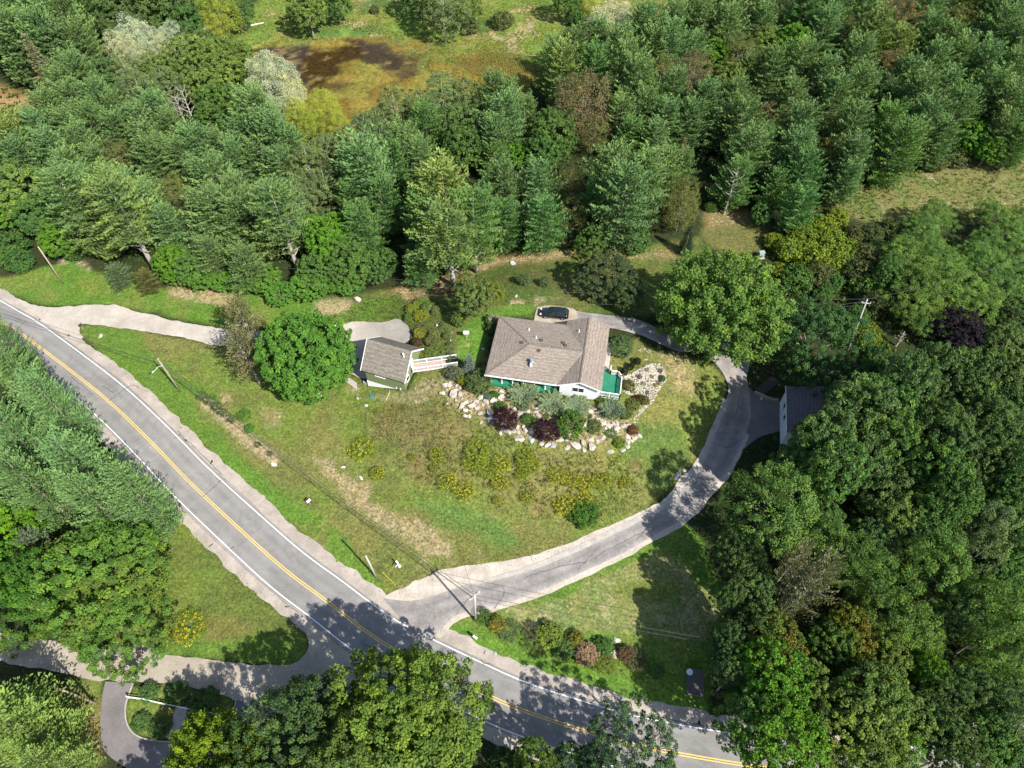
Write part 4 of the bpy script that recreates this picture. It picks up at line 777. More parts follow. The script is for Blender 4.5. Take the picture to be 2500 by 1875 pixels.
# fences, walls and steps near the white garage
DTIM = plain('dark_timber', (.06, .05, .04), .85, .2, .25, 5)
fp = [put('z6', 1130, 660), put('z6', 1175, 715), put('z6', 1235, 755)]
o = empty('timber_fence', fp[1], 'low brown timber rail fence east of the round dark maple', 'fence')
for q in fp: mb = MB(); mb.bar((q[0], q[1], q[2] - .2), (q[0], q[1], q[2] + .9), .12, .12); child(mb, 'post', DTIM, o)
mb = MB()
for p_, q in zip(fp[:-1], fp[1:]):
    for h_ in (.3, .75): mb.bar((p_[0], p_[1], p_[2] + h_), (q[0], q[1], q[2] + h_), .05, .14)
child(mb, 'rail', POLEW, o)
sp0, sp1 = put('z6', 720, 800), put('z6', 625, 880); o = empty('garden_steps', sp1, 'dark timber garden steps in the shade beside the white garage', 'steps'); d_ = Vector(sp1) - Vector(sp0)
for k in range(9):
    q = Vector(sp0) + d_ * (k + .5) / 9; mb = MB(); mb.box((q.x, q.y, float(T(q.x, q.y)) + .12), (.38, 1.6, .16), math.atan2(d_.y, d_.x)); child(mb, 'step', DTIM, o)
mb = MB(); wp = resample(G('z6', [(590, 885), (640, 908), (690, 930), (750, 936)]), .5)
for a_, b_ in zip(wp[:-1], wp[1:]): mb.bar((*a_, float(T(*a_)) + .25), (*b_, float(T(*b_)) + .25), .45, .7)
tag(mb.build('retaining_wall', speckled('brown_wall_stone', (.18, .14, .11), (.24, .2, .16), (.3, .25, .2), 1.5, 5, .9, .04, .25), None), 'low curved stone retaining wall at the edge of the parking pad', 'wall')
# white rail fence in the loop island
fr_ = [put('z7', u_, v_) for u_, v_ in ((778, 1240), (880, 1255), (985, 1280), (1085, 1300), (1190, 1322), (1270, 1335), (1352, 1352))]
o = empty('rail_fence', fr_[3], 'low white rail fence across the shaded loop island', 'fence')
for q in fr_: mb = MB(); mb.bar((q[0], q[1], q[2] - .1), (q[0], q[1], q[2] + 1.0), .13, .13); child(mb, 'post', WHITE, o)
mb = MB()
for p_, q in zip(fr_[:-1], fr_[1:]):
    for h_ in (.45, .9): mb.bar((p_[0], p_[1], p_[2] + h_), (q[0], q[1], q[2] + h_), .07, .13)
child(mb, 'rail', WHITE, o)
# timber bin with a white pot, in the shade by the road bend
x, y, z = put('z9', 235, 1150); o = empty('compost_bin', (x, y, z), 'dark weathered timber bin in the shade beside the road bend', 'bin', None, -.15)
mb = MB()
for k in range(9): mb.box((-.9 + k * .225, 0, .5), (.2, 3.0, .05))
for s in (-1, 1): mb.box((s * 1.0, 0, .25), (.08, 3.1, .6)); mb.box((0, s * 1.52, .25), (2.0, .08, .6))
mb.build('boards', plain('grey_boards', (.085, .075, .07), .85, .2, .2, 4), o)
x, y, z = put('z9', 200, 1090); mb = MB(); mb.tube([(x, y, z), (x, y, z + .55), (x, y, z + .62), (x, y, z + .5)], [.26, .40, .40, .3], 16); tag(mb.build('garden_pot', WHITE), 'white garden pot standing at the corner of the dark timber bin', 'pot')
# terrace timbers in the bed between garage and house
for i, (pts, lb) in enumerate((([(500, 560), (515, 510), (560, 470), (610, 460)], 'low dark timber edging along the gravel apron'), ([(590, 640), (620, 570), (660, 500), (700, 450)], 'timber edging through the middle of the terraced bed'), ([(720, 650), (735, 590), (745, 520)], 'pale timber edging beside the bright side lawn'), ([(620, 420), (640, 370), (690, 330)], 'timber edging in the upper terraced bed'))):
    wp = resample(G('z5', pts), .5); mb = MB()
    for a_, b_ in zip(wp[:-1], wp[1:]): mb.bar((*a_, float(T(*a_)) + .12), (*b_, float(T(*b_)) + .12), .16, .3)
    tag(mb.build('bed_edging', POLEP if i == 2 else DTIM), lb, 'garden edging', 'timber edgings of the terraced bed')
# fallen log at the marsh
mb = MB(); a_, b_ = put('z1', 1470, 165), put('z1', 1585, 142); mb.tube([(a_[0], a_[1], a_[2] + .2), (b_[0], b_[1], b_[2] + .25)], [.28, .15], 8); tag(mb.build('fallen_log', STUMP, None, True), 'fallen pale log on the marsh grass near the pond', 'log')
# ================================================================== PLANTS
def leafmat(name, transl=.3, rough=.55, spec=.25, lo=.55, hi=1.5, warm=(1.25, 1.08, .7)):
    m = bpy.data.materials.new(name); m.use_nodes = True; nt = m.node_tree; b = nt.nodes['Principled BSDF']; out = nt.nodes['Material Output']
    oi = N(nt, 'ShaderNodeObjectInfo'); ta = N(nt, 'ShaderNodeAttribute'); ta.attribute_name = 'tint'; aa = N(nt, 'ShaderNodeAttribute'); aa.attribute_name = 'turn'
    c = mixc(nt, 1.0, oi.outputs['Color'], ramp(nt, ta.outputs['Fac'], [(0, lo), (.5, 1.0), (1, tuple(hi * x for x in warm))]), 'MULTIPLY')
    inv = N(nt, 'ShaderNodeMath', operation='SUBTRACT'); inv.inputs[0].default_value = 1; nt.links.new(oi.outputs['Alpha'], inv.inputs[1])
    mu = N(nt, 'ShaderNodeMath', operation='MULTIPLY'); nt.links.new(inv.outputs[0], mu.inputs[0]); nt.links.new(aa.outputs['Fac'], mu.inputs[1])
    c = mixc(nt, mu.outputs[0], c, (.26, .105, .02))
    nt.links.new(c, b.inputs['Base Color']); b.inputs['Roughness'].default_value = .75; b.inputs['Specular IOR Level'].default_value = .1
    if transl:
        tr = N(nt, 'ShaderNodeBsdfTranslucent'); nt.links.new(mixc(nt, 1.0, c, (1.15, 1.25, .5), 'MULTIPLY'), tr.inputs[0])
        mx = N(nt, 'ShaderNodeMixShader'); mx.inputs[0].default_value = transl; nt.links.new(b.outputs[0], mx.inputs[1]); nt.links.new(tr.outputs[0], mx.inputs[2]); nt.links.new(mx.outputs[0], out.inputs[0])
    return m
LEAF = leafmat('broad_leaves', .34, .55, .2, .62, 1.45); NEEDLE = leafmat('needles', .32, .6, .15, .68, 1.38, (1.15, 1.05, .8)); PETAL = leafmat('petals', .2, .7, .1, .75, 1.25, (1, 1, 1))
BARK = plain('grey_bark', (.21, .175, .14), .9, .15, .3, 4, 0, .02); BARKW = plain('pale_dead_bark', (.27, .245, .21), .85, .2, .25, 4, 0, .02); BARKB = plain('pale_poplar_bark', (.3, .29, .25), .8, .2, .25, 2)
def unit(a): return a / (np.linalg.norm(a, axis=-1, keepdims=True) + 1e-9)
def cards(name, c, d, n, L, W, tint, turn=None):
    d = unit(d); s = unit(np.cross(d, n)); n = unit(np.cross(s, d)); L = np.asarray(L)[:, None] * .5; W = np.asarray(W)[:, None] * .5
    V = np.stack([c - d * L, c + s * W + n * W * .25, c + d * L, c - s * W + n * W * .25], 1).reshape(-1, 3)
    me = np_mesh(name, V, np.arange(len(V)).reshape(-1, 4), 4)
    a = me.attributes.new('tint', 'FLOAT', 'FACE'); a.data.foreach_set('value', np.clip(tint, 0, 1).astype(np.float32))
    a = me.attributes.new('turn', 'FLOAT', 'FACE'); a.data.foreach_set('value', (np.zeros(len(tint)) if turn is None else turn).astype(np.float32))
    return me
def trunk_mesh(name, h, r0, limbs=0, spread=1.0, seed=0, top=.95, lean=.02, fork=.35):
    R = random.Random(seed); mb = MB(); pts = [(R.uniform(-lean, lean) * h * t, R.uniform(-lean, lean) * h * t, h * top * t - .3 * (t == 0)) for t in (0, .15, .4, .7, 1)]
    mb.tube(pts, [r0 * 1.25, r0, r0 * .75, r0 * .45, r0 * .1], 8)
    for k in range(limbs):
        a = k * 2.4 + R.uniform(-.3, .3); t = fork + (top - .25 - fork) * k / max(1, limbs) * R.uniform(.8, 1.1); z0 = h * t; L_ = spread * R.uniform(.55, .85) * (1.1 - .5 * t)
        p1 = (L_ * .5 * math.cos(a), L_ * .5 * math.sin(a), z0 + L_ * .4); p2 = (L_ * math.cos(a + .2), L_ * math.sin(a + .2), z0 + L_ * .7)
        mb.tube([(pts[0][0] * 0, 0, z0 - .1), p1, p2], [r0 * .45, r0 * .28, r0 * .06], 6)
    me = bpy.data.meshes.new(name); me.from_pydata(mb.v, [], mb.f); me.update()
    for p in me.polygons: p.use_smooth = True
    return me
def pine_crown(name, h, r, seed, cb=.18, gap=.62, k=6, card=(.55, .26), droop=0.0, power=.75, top_el=.75, base=.3):
    g = np.random.default_rng(seed); c, d, n, t_ = [], [], [], []
    z = cb * h; az0 = 0; lobe = g.uniform(.72, 1.12, 9)
    while z < h * .985:
        t = (z - cb * h) / (h * (1 - cb)); prof = (base * .35 + (1 - base * .35) * (1 - t) ** power) * (1 if t > .18 else .72 + t * 1.55)
        nb = max(3, int(round(k * (1 - .4 * t)))); az0 += 1.1
        for j in range(nb):
            az = az0 + 2 * math.pi * j / nb + g.uniform(-.25, .25); l = max(.35, r * prof * g.uniform(.62, 1.1) * lobe[int(az / .7) % 9]); el = (-.08 - droop) + (top_el + .08) * t + g.uniform(-.1, .1); tone = .5 + g.uniform(-.22, .22)
            o = np.array([math.cos(az), math.sin(az), 0]); pr = np.array([-o[1], o[0], 0]); u = np.array([0, 0, 1.]); zb = z + g.uniform(-.25, .25)
            for s in np.arange(.22, 1.001, min(.36 / l, .4)):
                p = o * l * s * math.cos(el) + u * (zb + l * (s * math.sin(el) + .26 * s * s))
                for sg in (-1, 1):
                    tl = min(1.5, (.35 + .42 * l * (1 - s) + .1)) * g.uniform(.7, 1.15); tw = unit(o * .75 + pr * sg + u * g.uniform(0, .3)); m_ = max(1, int(tl / .34))
                    for q in range(m_):
                        cc = p + tw * tl * (q + .7) / m_ + g.normal(0, .06, 3)
                        for e in range(2):
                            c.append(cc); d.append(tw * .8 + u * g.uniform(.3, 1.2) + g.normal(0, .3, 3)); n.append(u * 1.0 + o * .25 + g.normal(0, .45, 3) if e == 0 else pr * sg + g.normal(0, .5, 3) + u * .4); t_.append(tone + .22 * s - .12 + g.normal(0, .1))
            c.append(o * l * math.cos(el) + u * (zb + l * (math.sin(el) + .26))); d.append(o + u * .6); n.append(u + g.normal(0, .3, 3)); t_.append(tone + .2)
        z += gap * g.uniform(.8, 1.2) * (1 - .35 * t)
    for q in range(14): c.append(np.array([g.normal(0, .12), g.normal(0, .12), h * g.uniform(.93, 1.0)])); d.append(np.array([g.normal(0, .4), g.normal(0, .4), 1])); n.append(g.normal(0, 1, 3)); t_.append(.7)
    c = np.array(c); N_ = len(c); sz = g.uniform(.75, 1.25, N_)
    return cards(name, c, np.array(d), np.array(n), card[0] * sz, card[1] * sz, np.array(t_))
def broad_crown(name, h, r, seed, ncl=150, per=46, leaf=.36, cz=.58, vr=.42, rc=.17, flat=.7, rough=.25, inner=.35, elong=0.0, sq=2.2, low=-.55, aspect=.8, tone_sd=.16):
    g = np.random.default_rng(seed); lobes = unit(g.normal(0, 1, (8, 3))); la = g.uniform(-.6, 1, 8)
    i = np.arange(ncl) + .5; ph = np.arccos(1 - 2 * i / ncl); th = math.pi * (1 + 5 ** .5) * i
    D = unit(np.stack([np.cos(th) * np.sin(ph), np.sin(th) * np.sin(ph), np.cos(ph)], 1) + g.normal(0, .12, (ncl, 3)))
    mod = 1 + rough * ((np.clip(D @ lobes.T, 0, 1) ** 3) * la).sum(1) + g.normal(0, .05, ncl)
    nin = int(ncl * inner); pick = g.integers(0, ncl, nin)
    rho = np.concatenate([mod * g.uniform(.84, 1.0, ncl), mod[pick] * g.uniform(.45, .75, nin)]); D = np.concatenate([D, unit(D[pick] + g.normal(0, .25, (nin, 3)))])
    sup = (np.abs(D[:, :2]) ** 2).sum(1); D2 = D / ((sup ** (sq / 2) + np.abs(D[:, 2]) ** sq) ** (1 / sq))[:, None]
    ok = D[:, 2] > low; D, D2, rho = D[ok], D2[ok], rho[ok]; K = len(D)
    CC = D2 * rho[:, None] * np.array([r, r, h * vr]) * (1 - rc * .55) + np.array([0, 0, h * cz]); R_ = r * rc * g.uniform(.7, 1.3, K)
    c = np.repeat(CC, per, 0); out = np.repeat(D, per, 0); rr = np.repeat(R_, per); M = len(c)
    l = unit(g.normal(0, 1, (M, 3)) + out * .75 + np.array([0, 0, .35])); rad = g.uniform(.35, 1.0, M) ** .6
    off = l * (rr * rad)[:, None] * np.array([1, 1, flat]) + out * (elong * rr * g.uniform(-.3, 1, M))[:, None]
    pos = c + off
    n_ = l * .55 + out * .35 + np.array([0, 0, .45]) + g.normal(0, .38, (M, 3)); d_ = unit(g.normal(0, 1, (M, 3)) + out * .4); s = leaf * g.uniform(.7, 1.3, M)
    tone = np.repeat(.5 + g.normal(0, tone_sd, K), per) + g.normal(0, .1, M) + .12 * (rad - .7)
    turn = np.repeat((fbm(CC[:, 0], CC[:, 1] + CC[:, 2], r * .5, seed) > .56).astype(float) * g.uniform(.3, 1, K), per) * g.uniform(.5, 1, M)
    return cards(name, pos, d_, n_, s, s * aspect, tone, turn)
def plume_crown(name, r, h, seed, npl=60, card=(.34, .13), up=.35):
    """spreading juniper: arching plumes that fan out from the middle"""
    g = np.random.default_rng(seed); c, d, n, t_ = [], [], [], []
    for k in range(npl):
        az = k * 2.39996 + g.uniform(-.2, .2); l = r * g.uniform(.35, 1.05) ** .8; el = up * g.uniform(.5, 1.6); o = np.array([math.cos(az), math.sin(az), 0]); pr = np.array([-o[1], o[0], 0]); u = np.array([0, 0, 1.]); tone = .5 + g.uniform(-.2, .2); hh = h * g.uniform(.3, .75)
        for s in np.arange(.15, 1.01, .16 / max(l, .3)):
            p = o * l * s + u * (hh * (.25 + .9 * s) * (1.25 - .5 * s) + l * s * math.sin(el) * .4)
            for sg in (-1, 0, 1):
                w_ = (1.05 - s) * .55 + .12; cc = p + pr * sg * w_ * g.uniform(.4, 1) * .6 + g.normal(0, .05, 3); c.append(cc); d.append(o + pr * sg * .7 + u * g.uniform(.1, .6) + g.normal(0, .2, 3)); n.append(u + g.normal(0, .5, 3)); t_.append(tone + .25 * (s - .4) + g.normal(0, .1))
    c = np.array(c); s = g.uniform(.7, 1.3, len(c)); return cards(name, c, np.array(d), np.array(n), card[0] * s, card[1] * s, np.array(t_))
# ---- one model of each kind; every plant below is a copy of one of these with its own place, size and colour
PROTO = {}
def proto(key, h, r, crown, bark, tr): PROTO.setdefault(key, []).append((h, r, crown, bark, tr))
def dead_mesh(name, h, seed, n=16):
    R = random.Random(seed); mb = MB(); mb.tube([(0, 0, -.3), (.1, 0, h * .4), (.0, .2, h * .75), (.15, .25, h)], [.24, .18, .10, .03], 7)
    for k in range(n):
        a = k * 2.4; z0 = h * (.3 + .62 * k / n); L_ = R.uniform(.6, 1.5) * (1.25 - .6 * k / n) * h * .17; p1 = Vector((math.cos(a) * L_ * .5, math.sin(a) * L_ * .5, z0 + L_ * .35)); p2 = Vector((math.cos(a + .3) * L_, math.sin(a + .3) * L_, z0 + L_ * .85))
        mb.tube([(0.05, .05, z0), p1, p2], [.075, .05, .015], 5)
        for s in (.5, .75):
            q = p1.lerp(p2, s); mb.tube([q, q + Vector((R.uniform(-.5, .5), R.uniform(-.5, .5), .45)) * L_ * .5], [.03, .01], 4)
    me = bpy.data.meshes.new(name); me.from_pydata(mb.v, [], mb.f); me.update(); return me
for i in range(4):
    proto('pine', 14, 6, pine_crown('needle_crown', 14, 6.0, 10 + i, .10 + .03 * i, .86, 9, (.56, .22), 0, .42 + .05 * i, .75, .8), BARK, trunk_mesh('pine_trunk', 14, .26, 10, 2.6, i, .95, .006, .12))
for i in range(2):
    proto('bigpine', 22, 6, pine_crown('needle_crown', 22, 6.0, 30 + i, .12, .8, 8, (.48, .19), 0, .55, .7, .8), BARK, trunk_mesh('pine_trunk', 22, .32, 12, 2.6, 40 + i, .97, .006, .1))
for i in range(2): proto('tallpine', 21, 5.6, pine_crown('needle_crown', 21, 5.6, 34 + i, .42, .95, 8, (.55, .22), .1, .4, .65, .9), BARKW, trunk_mesh('pine_trunk', 21, .36, 16, 3.2, 44 + i, .97, .012, .16))
for i in range(2): proto('spruce', 16, 3.2, pine_crown('needle_crown', 16, 3.2, 50 + i, .05, .5, 7, (.42, .22), .22, .95, .5, .1), BARK, trunk_mesh('spruce_trunk', 16, .22, 0, 1, 52 + i))
for i in range(4): proto('maple', 13, 5, broad_crown('leaf_crown', 13, 5, 60 + i, 260, 44, .36, .57, .43, .125, .8, .3, .3), BARK, trunk_mesh('maple_trunk', 13, .26, 8, 4, 60 + i, .6))
for i in range(4): proto('oak', 17, 5, broad_crown('leaf_crown', 17, 5, 180 + i, 230, 48, .34, .75, .27, .13, .85, .4, .35, 0, 2.2, -.6, .8, .2), BARK, trunk_mesh('oak_trunk', 17, .26, 8, 4, 180 + i, .85, .03, .45))
for i in range(2): proto('bigmaple', 17, 9, broad_crown('leaf_crown', 17, 9, 70 + i, 460, 84, .34, .56, .44, .095, .75, .5, .35, .3, 2.2, -.6, .8, .22), BARK, trunk_mesh('maple_trunk', 17, .42, 11, 7.5, 70 + i, .6))
proto('roundmaple', 14, 8, broad_crown('leaf_crown', 14, 8, 75, 560, 62, .34, .54, .46, .085, .85, .16, .7, 0, 2.5, -.75), BARK, trunk_mesh('maple_trunk', 14, .4, 10, 6.5, 75, .6))
proto('spikymaple', 16, 10, broad_crown('leaf_crown', 16, 10, 77, 440, 76, .38, .54, .46, .085, .85, .3, .7, 1.3, 2.2), BARK, trunk_mesh('maple_trunk', 16, .42, 11, 8, 77, .6))
for i in range(3): proto('locust', 14, 6, broad_crown('leaf_crown', 14, 6, 80 + i, 150, 95, .34, .60, .36, .17, .6, .65, .5, .5, 2.0, -.35, .5, .18), BARK, trunk_mesh('locust_trunk', 14, .24, 9, 5, 80 + i, .6, .04, .3))
for i in range(2): proto('willow', 12, 5, broad_crown('leaf_crown', 12, 5, 90 + i, 75, 150, .28, .54, .45, .26, .85, .3, .3, 0, 2.1, -.7, .4, .1), BARK, trunk_mesh('willow_trunk', 12, .26, 8, 4, 90 + i, .6))
for i in range(2): proto('cherry', 11, 4.5, broad_crown('leaf_crown', 11, 4.5, 100 + i, 130, 52, .28, .56, .43, .20, .9, .35, .6, .5, 2.0, -.7, .5), BARK, trunk_mesh('cherry_trunk', 11, .2, 9, 4, 100 + i, .85))
for i in range(2): proto('poplar', 15, 4.5, broad_crown('leaf_crown', 15, 4.5, 110 + i, 140, 56, .30, .56, .43, .17, .8, .35, .5, .4, 2.0, -.8, .7), BARKB, trunk_mesh('poplar_trunk', 15, .22, 12, 4.2, 110 + i, .97, .02, .25))
proto('scots', 13, 5, pine_crown('needle_crown', 13, 5.0, 120, .3, .8, 6, (.42, .2), -.1, .45, .9, .9), BARKW, trunk_mesh('pine_trunk', 13, .24, 14, 4.6, 121, .92, .03, .35))
for i in range(3): proto('bush', 2.4, 1.6, broad_crown('leaf_crown', 2.4, 1.6, 130 + i, 60, 34, .22, .50, .50, .26, .8, .3, .3, .2, 2.0, -.8), BARK, trunk_mesh('bush_stems', 2.2, .06, 7, 1.4, 130 + i, .8, .04, .1))
proto('weed', 1.6, 1.6, broad_crown('leaf_crown', 1.6, 1.6, 165, 90, 26, .17, .5, .5, .2, .8, .8, .5, .8, 2.0, -.5, .45), BARK, trunk_mesh('flower_stems', 1.4, .02, 12, 1.4, 166, .8, .05, .1))
proto('plumbush', 3.4, 1.9, broad_crown('leaf_crown', 3.4, 1.9, 140, 120, 46, .17, .52, .48, .16, .9, .3, .4, 1.2, 2.0, -.8, .6), BARK, trunk_mesh('bush_stems', 3.2, .08, 8, 1.6, 141, .85, .04, .1))
for i in range(2): proto('juniper', 1.6, 2.6, plume_crown('plume_crown', 2.6, 1.5, 145 + i, 110, (.36, .13)), BARK, trunk_mesh('bush_stems', 1.0, .07, 8, 1.6, 147 + i, .8, .04, .1))
proto('bluespruce', 4.5, 1.4, pine_crown('needle_crown', 4.5, 1.4, 150, .04, .26, 8, (.26, .12), .1, .9, .5, .1), BARK, trunk_mesh('spruce_trunk', 4.5, .09, 0, 1, 151))
for i in range(2): proto('flower', .9, .7, broad_crown('leaf_crown', .9, .7, 160 + i, 34, 20, .13, .5, .5, .28, .8, .4, .4, .8, 2.0, -.8, .5), BARK, trunk_mesh('flower_stems', .8, .02, 8, .6, 161 + i, .8, .05, .1))
COLR = {'W': (.122, .202, .072), 'w': (.155, .215, .062), 'Q': (.098, .190, .056), 'S': (.17, .17, .085), 'D': (.032, .060, .036), 'M': (.070, .140, .036), 'B': (.078, .175, .020), 'O': (.108, .165, .040), 'P': (.118, .168, .066),
        'L': (.105, .185, .046), 'I': (.36, .40, .27), 'Y': (.24, .28, .045), 'C': (.115, .135, .045), 'R': (.150, .128, .062), 'K': (.072, .125, .042), 'A': (.085, .120, .022), 'G': (.165, .180, .105), 'N': (.020, .015, .024)}
KIND = {  # proto, object name, words for the label, category, height / crown radius, part of height that the pixel marks
    'W': ('pine', 'white_pine', 'blue green white pine', 'pine tree', 2.1, .60), 'w': ('pine', 'white_pine', 'yellowish green white pine', 'pine tree', 2.1, .60), 'Q': ('pine', 'white_pine', 'deep green white pine', 'pine tree', 2.1, .60),
    'S': ('spruce', 'spruce_tree', 'tan green spruce', 'spruce tree', 4.6, .5), 'D': ('spruce', 'spruce_tree', 'dark spruce', 'spruce tree', 3.6, .5), 'M': ('maple', 'maple_tree', 'mid green maple', 'maple tree', 2.6, .6), 'B': ('maple', 'maple_tree', 'bright green maple', 'maple tree', 2.5, .6),
    'O': ('maple', 'oak_tree', 'olive green oak', 'oak tree', 2.6, .6), 'P': ('poplar', 'poplar_tree', 'grey green poplar', 'poplar tree', 3.1, .6), 'L': ('locust', 'locust_tree', 'feathery light green locust', 'locust tree', 2.2, .68), 'I': ('willow', 'silver_willow', 'silvery white willow', 'willow tree', 2.2, .6),
    'Y': ('willow', 'willow_tree', 'yellow green willow', 'willow tree', 2.3, .6), 'C': ('cherry', 'cherry_tree', 'olive brown cherry tree', 'cherry tree', 2.6, .6), 'R': ('cherry', 'cherry_tree', 'reddish brown cherry tree', 'cherry tree', 2.6, .6), 'K': ('maple', 'oak_tree', 'dark green oak', 'oak tree', 2.5, .62),
    'A': ('maple', 'maple_tree', 'yellow orange tinged maple', 'maple tree', 2.5, .62), 'G': ('scots', 'scots_pine', 'grey green sparse pine', 'pine tree', 2.7, .62), 'N': ('maple', 'plum_tree', 'dark purple leaved plum tree', 'plum tree', 2.3, .6), 'U': ('bush', 'bush', 'low green bush', 'bush', 1.5, .5), 'u': ('bush', 'bush', 'low olive bush', 'bush', 1.5, .5), 'V': ('bush', 'bush', 'yellow green vine thicket bush', 'bush', 1.5, .5)}
COLR.update({'U': (.055, .115, .028), 'u': (.078, .098, .036), 'V': (.125, .175, .022)})
RNG = random.Random(5)
used = {}
def plant(pk, x, y, z, h, r, col, name, label, cat, group=None, turn=0.0, rz=None, pick=None, parts=('trunk', 'crown'), cm=None):
    P_ = PROTO[pk]; h0, r0, crown, bark, tr = P_[RNG.randrange(len(P_)) if pick is None else pick]
    o = empty(name, (x, y, z), label, cat, group, RNG.uniform(0, 6.28) if rz is None else rz); o.scale = (r / r0, r / r0, h / h0)
    t = bpy.data.objects.new(parts[0], tr); COL.objects.link(t); t.parent = o
    if not tr.materials: tr.materials.append(bark)
    c = bpy.data.objects.new(parts[1], crown); COL.objects.link(c); c.parent = o
    if not crown.materials: crown.materials.append(cm or (NEEDLE if pk in ('pine', 'bigpine', 'spruce', 'scots', 'juniper', 'bluespruce') else LEAF))
    c.color = (*col, 1.0 - turn); return o
def vary(c, a=.12):
    k = 1 + RNG.uniform(-a, a); q = RNG.uniform(-a, a) * .6; return (c[0] * k * (1 + q), c[1] * k, c[2] * k * (1 - q))
ORD = 'first second third fourth fifth sixth seventh eighth ninth tenth eleventh twelfth thirteenth fourteenth fifteenth sixteenth seventeenth eighteenth nineteenth twentieth'.split()
HK = 1.0
def size_of(wn, u, v, rpx, K):
    if K in 'WwQ': rpx *= 1.5
    pk, nm, ds, cat, hr, fr = KIND[K]; h = 14
    if HK > 1.5: rpx *= 1.12
    for _ in range(6):
        hh = min(h, 30); p = on(wn, u, v, hh * fr); r = rpx * mpp(wn, u, v, p[2]); h = max(min(r * hr * HK, 17 if pk in ('pine',) else 20), r * 1.05)
    p = on(wn, u, v, h * fr); return p, h, r
def stand(zone, group, wn, text, per_row=8, hk=1.0):
    global HK; HK = hk
    L_ = []
    for tok in text.split():
        a = tok.split(','); L_.append((float(a[0]), float(a[1]), float(a[2]), a[3]))
    L_.sort(key=lambda t: t[1]); rows = [L_[i:i + per_row] for i in range(0, len(L_), per_row)]
    for ri, row in enumerate(rows):
        row.sort(key=lambda t: t[0])
        for ci, (u, v, rp, K) in enumerate(row):
            p, h, r = size_of(wn, u, v, rp, K); pk, nm, ds, cat, hr, fr = KIND[K]
            if HK > 1.5 and pk == 'maple': pk = 'oak'; h = max(h, 12); p = on(wn, u, v, h * .76); r = rp * 1.25 * mpp(wn, u, v, p[2])
            h *= RNG.uniform(.95, 1.05)
            lab = '%s, %s from left in %s row, %s' % (ds, ORD[ci], ORD[ri], zone)
            plant(pk, p[0], p[1], float(T(p[0], p[1])) - .05, h, r, vary(COLR[K]), nm, lab, cat, group, .4 if K == 'A' else 0)
# ---- woods
stand('wood top left corner', 'trees of the wood west of the pond', 'z1', '''40,110,130,W 230,110,150,W 420,170,140,W 110,260,150,W 300,280,150,W 480,300,120,W 520,60,110,Q 690,110,120,K 790,40,100,Q 900,90,140,K 1050,80,120,K 1140,150,100,M 1310,80,120,Y 1290,170,80,Y 1440,70,75,M 1110,185,70,B 
 -60,200,120,W -50,60,120,W 650,-30,110,Q 880,-20,120,K 1080,-30,120,M 350,-20,120,W 150,-20,120,W''')
stand('silver clump beside pond', 'pale willows beside the pond', 'z1', '''720,280,95,I 810,225,105,I 905,250,90,I 800,330,85,I 1035,225,85,I 1150,225,62,I 1220,215,58,I 960,295,75,I 1640,470,150,I 1575,430,80,I 1740,555,90,I 1640,650,80,I 1790,690,90,Y 1950,650,105,Y 2010,750,85,Y 1860,750,80,Y''', 8, 1.25)
stand('grove west of pond', 'leafy trees of the grove west of the pond', 'z1', '''260,420,95,S 480,480,130,W 400,570,110,W 640,440,95,K 760,440,95,P 850,570,120,P 960,420,90,O 1000,530,100,P 1130,330,110,O 1250,280,85,O 1160,430,105,O 1310,360,100,O 1440,340,85,O 1340,450,110,O 1450,450,85,O 1230,540,110,O 1320,620,105,M 1270,730,100,M 1490,600,100,B 1420,690,65,B 720,590,90,K 560,560,90,W''')
stand('pine wood above gravel drive', 'white pines of the wood above the gravel drive', 'z1', '''60,810,120,w 180,800,110,w 310,700,120,W 450,660,110,W 600,640,115,W 700,690,100,W 110,870,130,w 280,820,125,W 430,800,115,W 560,760,105,W 150,980,120,W 330,930,125,W 500,900,115,W 950,700,110,W 1040,790,105,W 860,770,110,W 720,800,105,W 890,870,115,W
 700,930,90,C 430,1030,110,W 590,990,90,W 940,970,115,W 1080,960,105,W 1200,920,120,W 1310,910,110,W 1410,970,105,W 1550,740,140,W 1640,860,140,W 1480,840,115,W 1760,910,115,W 1690,1010,110,W 1560,970,95,W 1860,1010,120,P 1960,900,90,P
 120,1160,150,O 10,1270,100,B 210,1290,115,M 400,1190,125,W 530,1160,115,W 660,1130,105,W 800,1150,110,W 910,1200,105,W 460,1310,120,W 1040,1190,120,C 1100,1280,105,C 1300,1110,130,W 1420,1210,120,W 1770,1180,115,P 1860,1160,110,P 1960,1130,110,P 2100,1060,110,W -80,900,120,w -60,1100,130,M''', 9)
stand('front edge above gravel drive', 'front trees of the pine wood', 'z1', '''590,1330,150,w 740,1290,130,W 890,1270,130,W 1010,1360,110,W 1290,1290,140,W 1450,1340,130,W 1640,1330,150,w 1960,1470,130,B 2080,1540,110,M 1870,1370,70,B 330,1440,95,B 1040,1570,95,B 1150,1600,85,M 1270,1540,95,W 40,1490,110,U 120,1570,80,U 440,1500,70,U 1480,1600,110,W 1880,1610,90,M 2130,1220,115,Q 2170,1370,110,Q''', 7)
stand('beyond the pond', 'trees and bushes beyond the pond', 'z2', '''50,10,90,M 690,40,120,P 830,20,90,O 1050,120,60,u 840,150,60,u 1440,10,80,M 1590,20,75,Y 1490,110,55,U 1700,130,150,I 1640,215,85,I 280,55,28,u 560,-40,100,M -120,60,110,O -60,-20,100,M''')
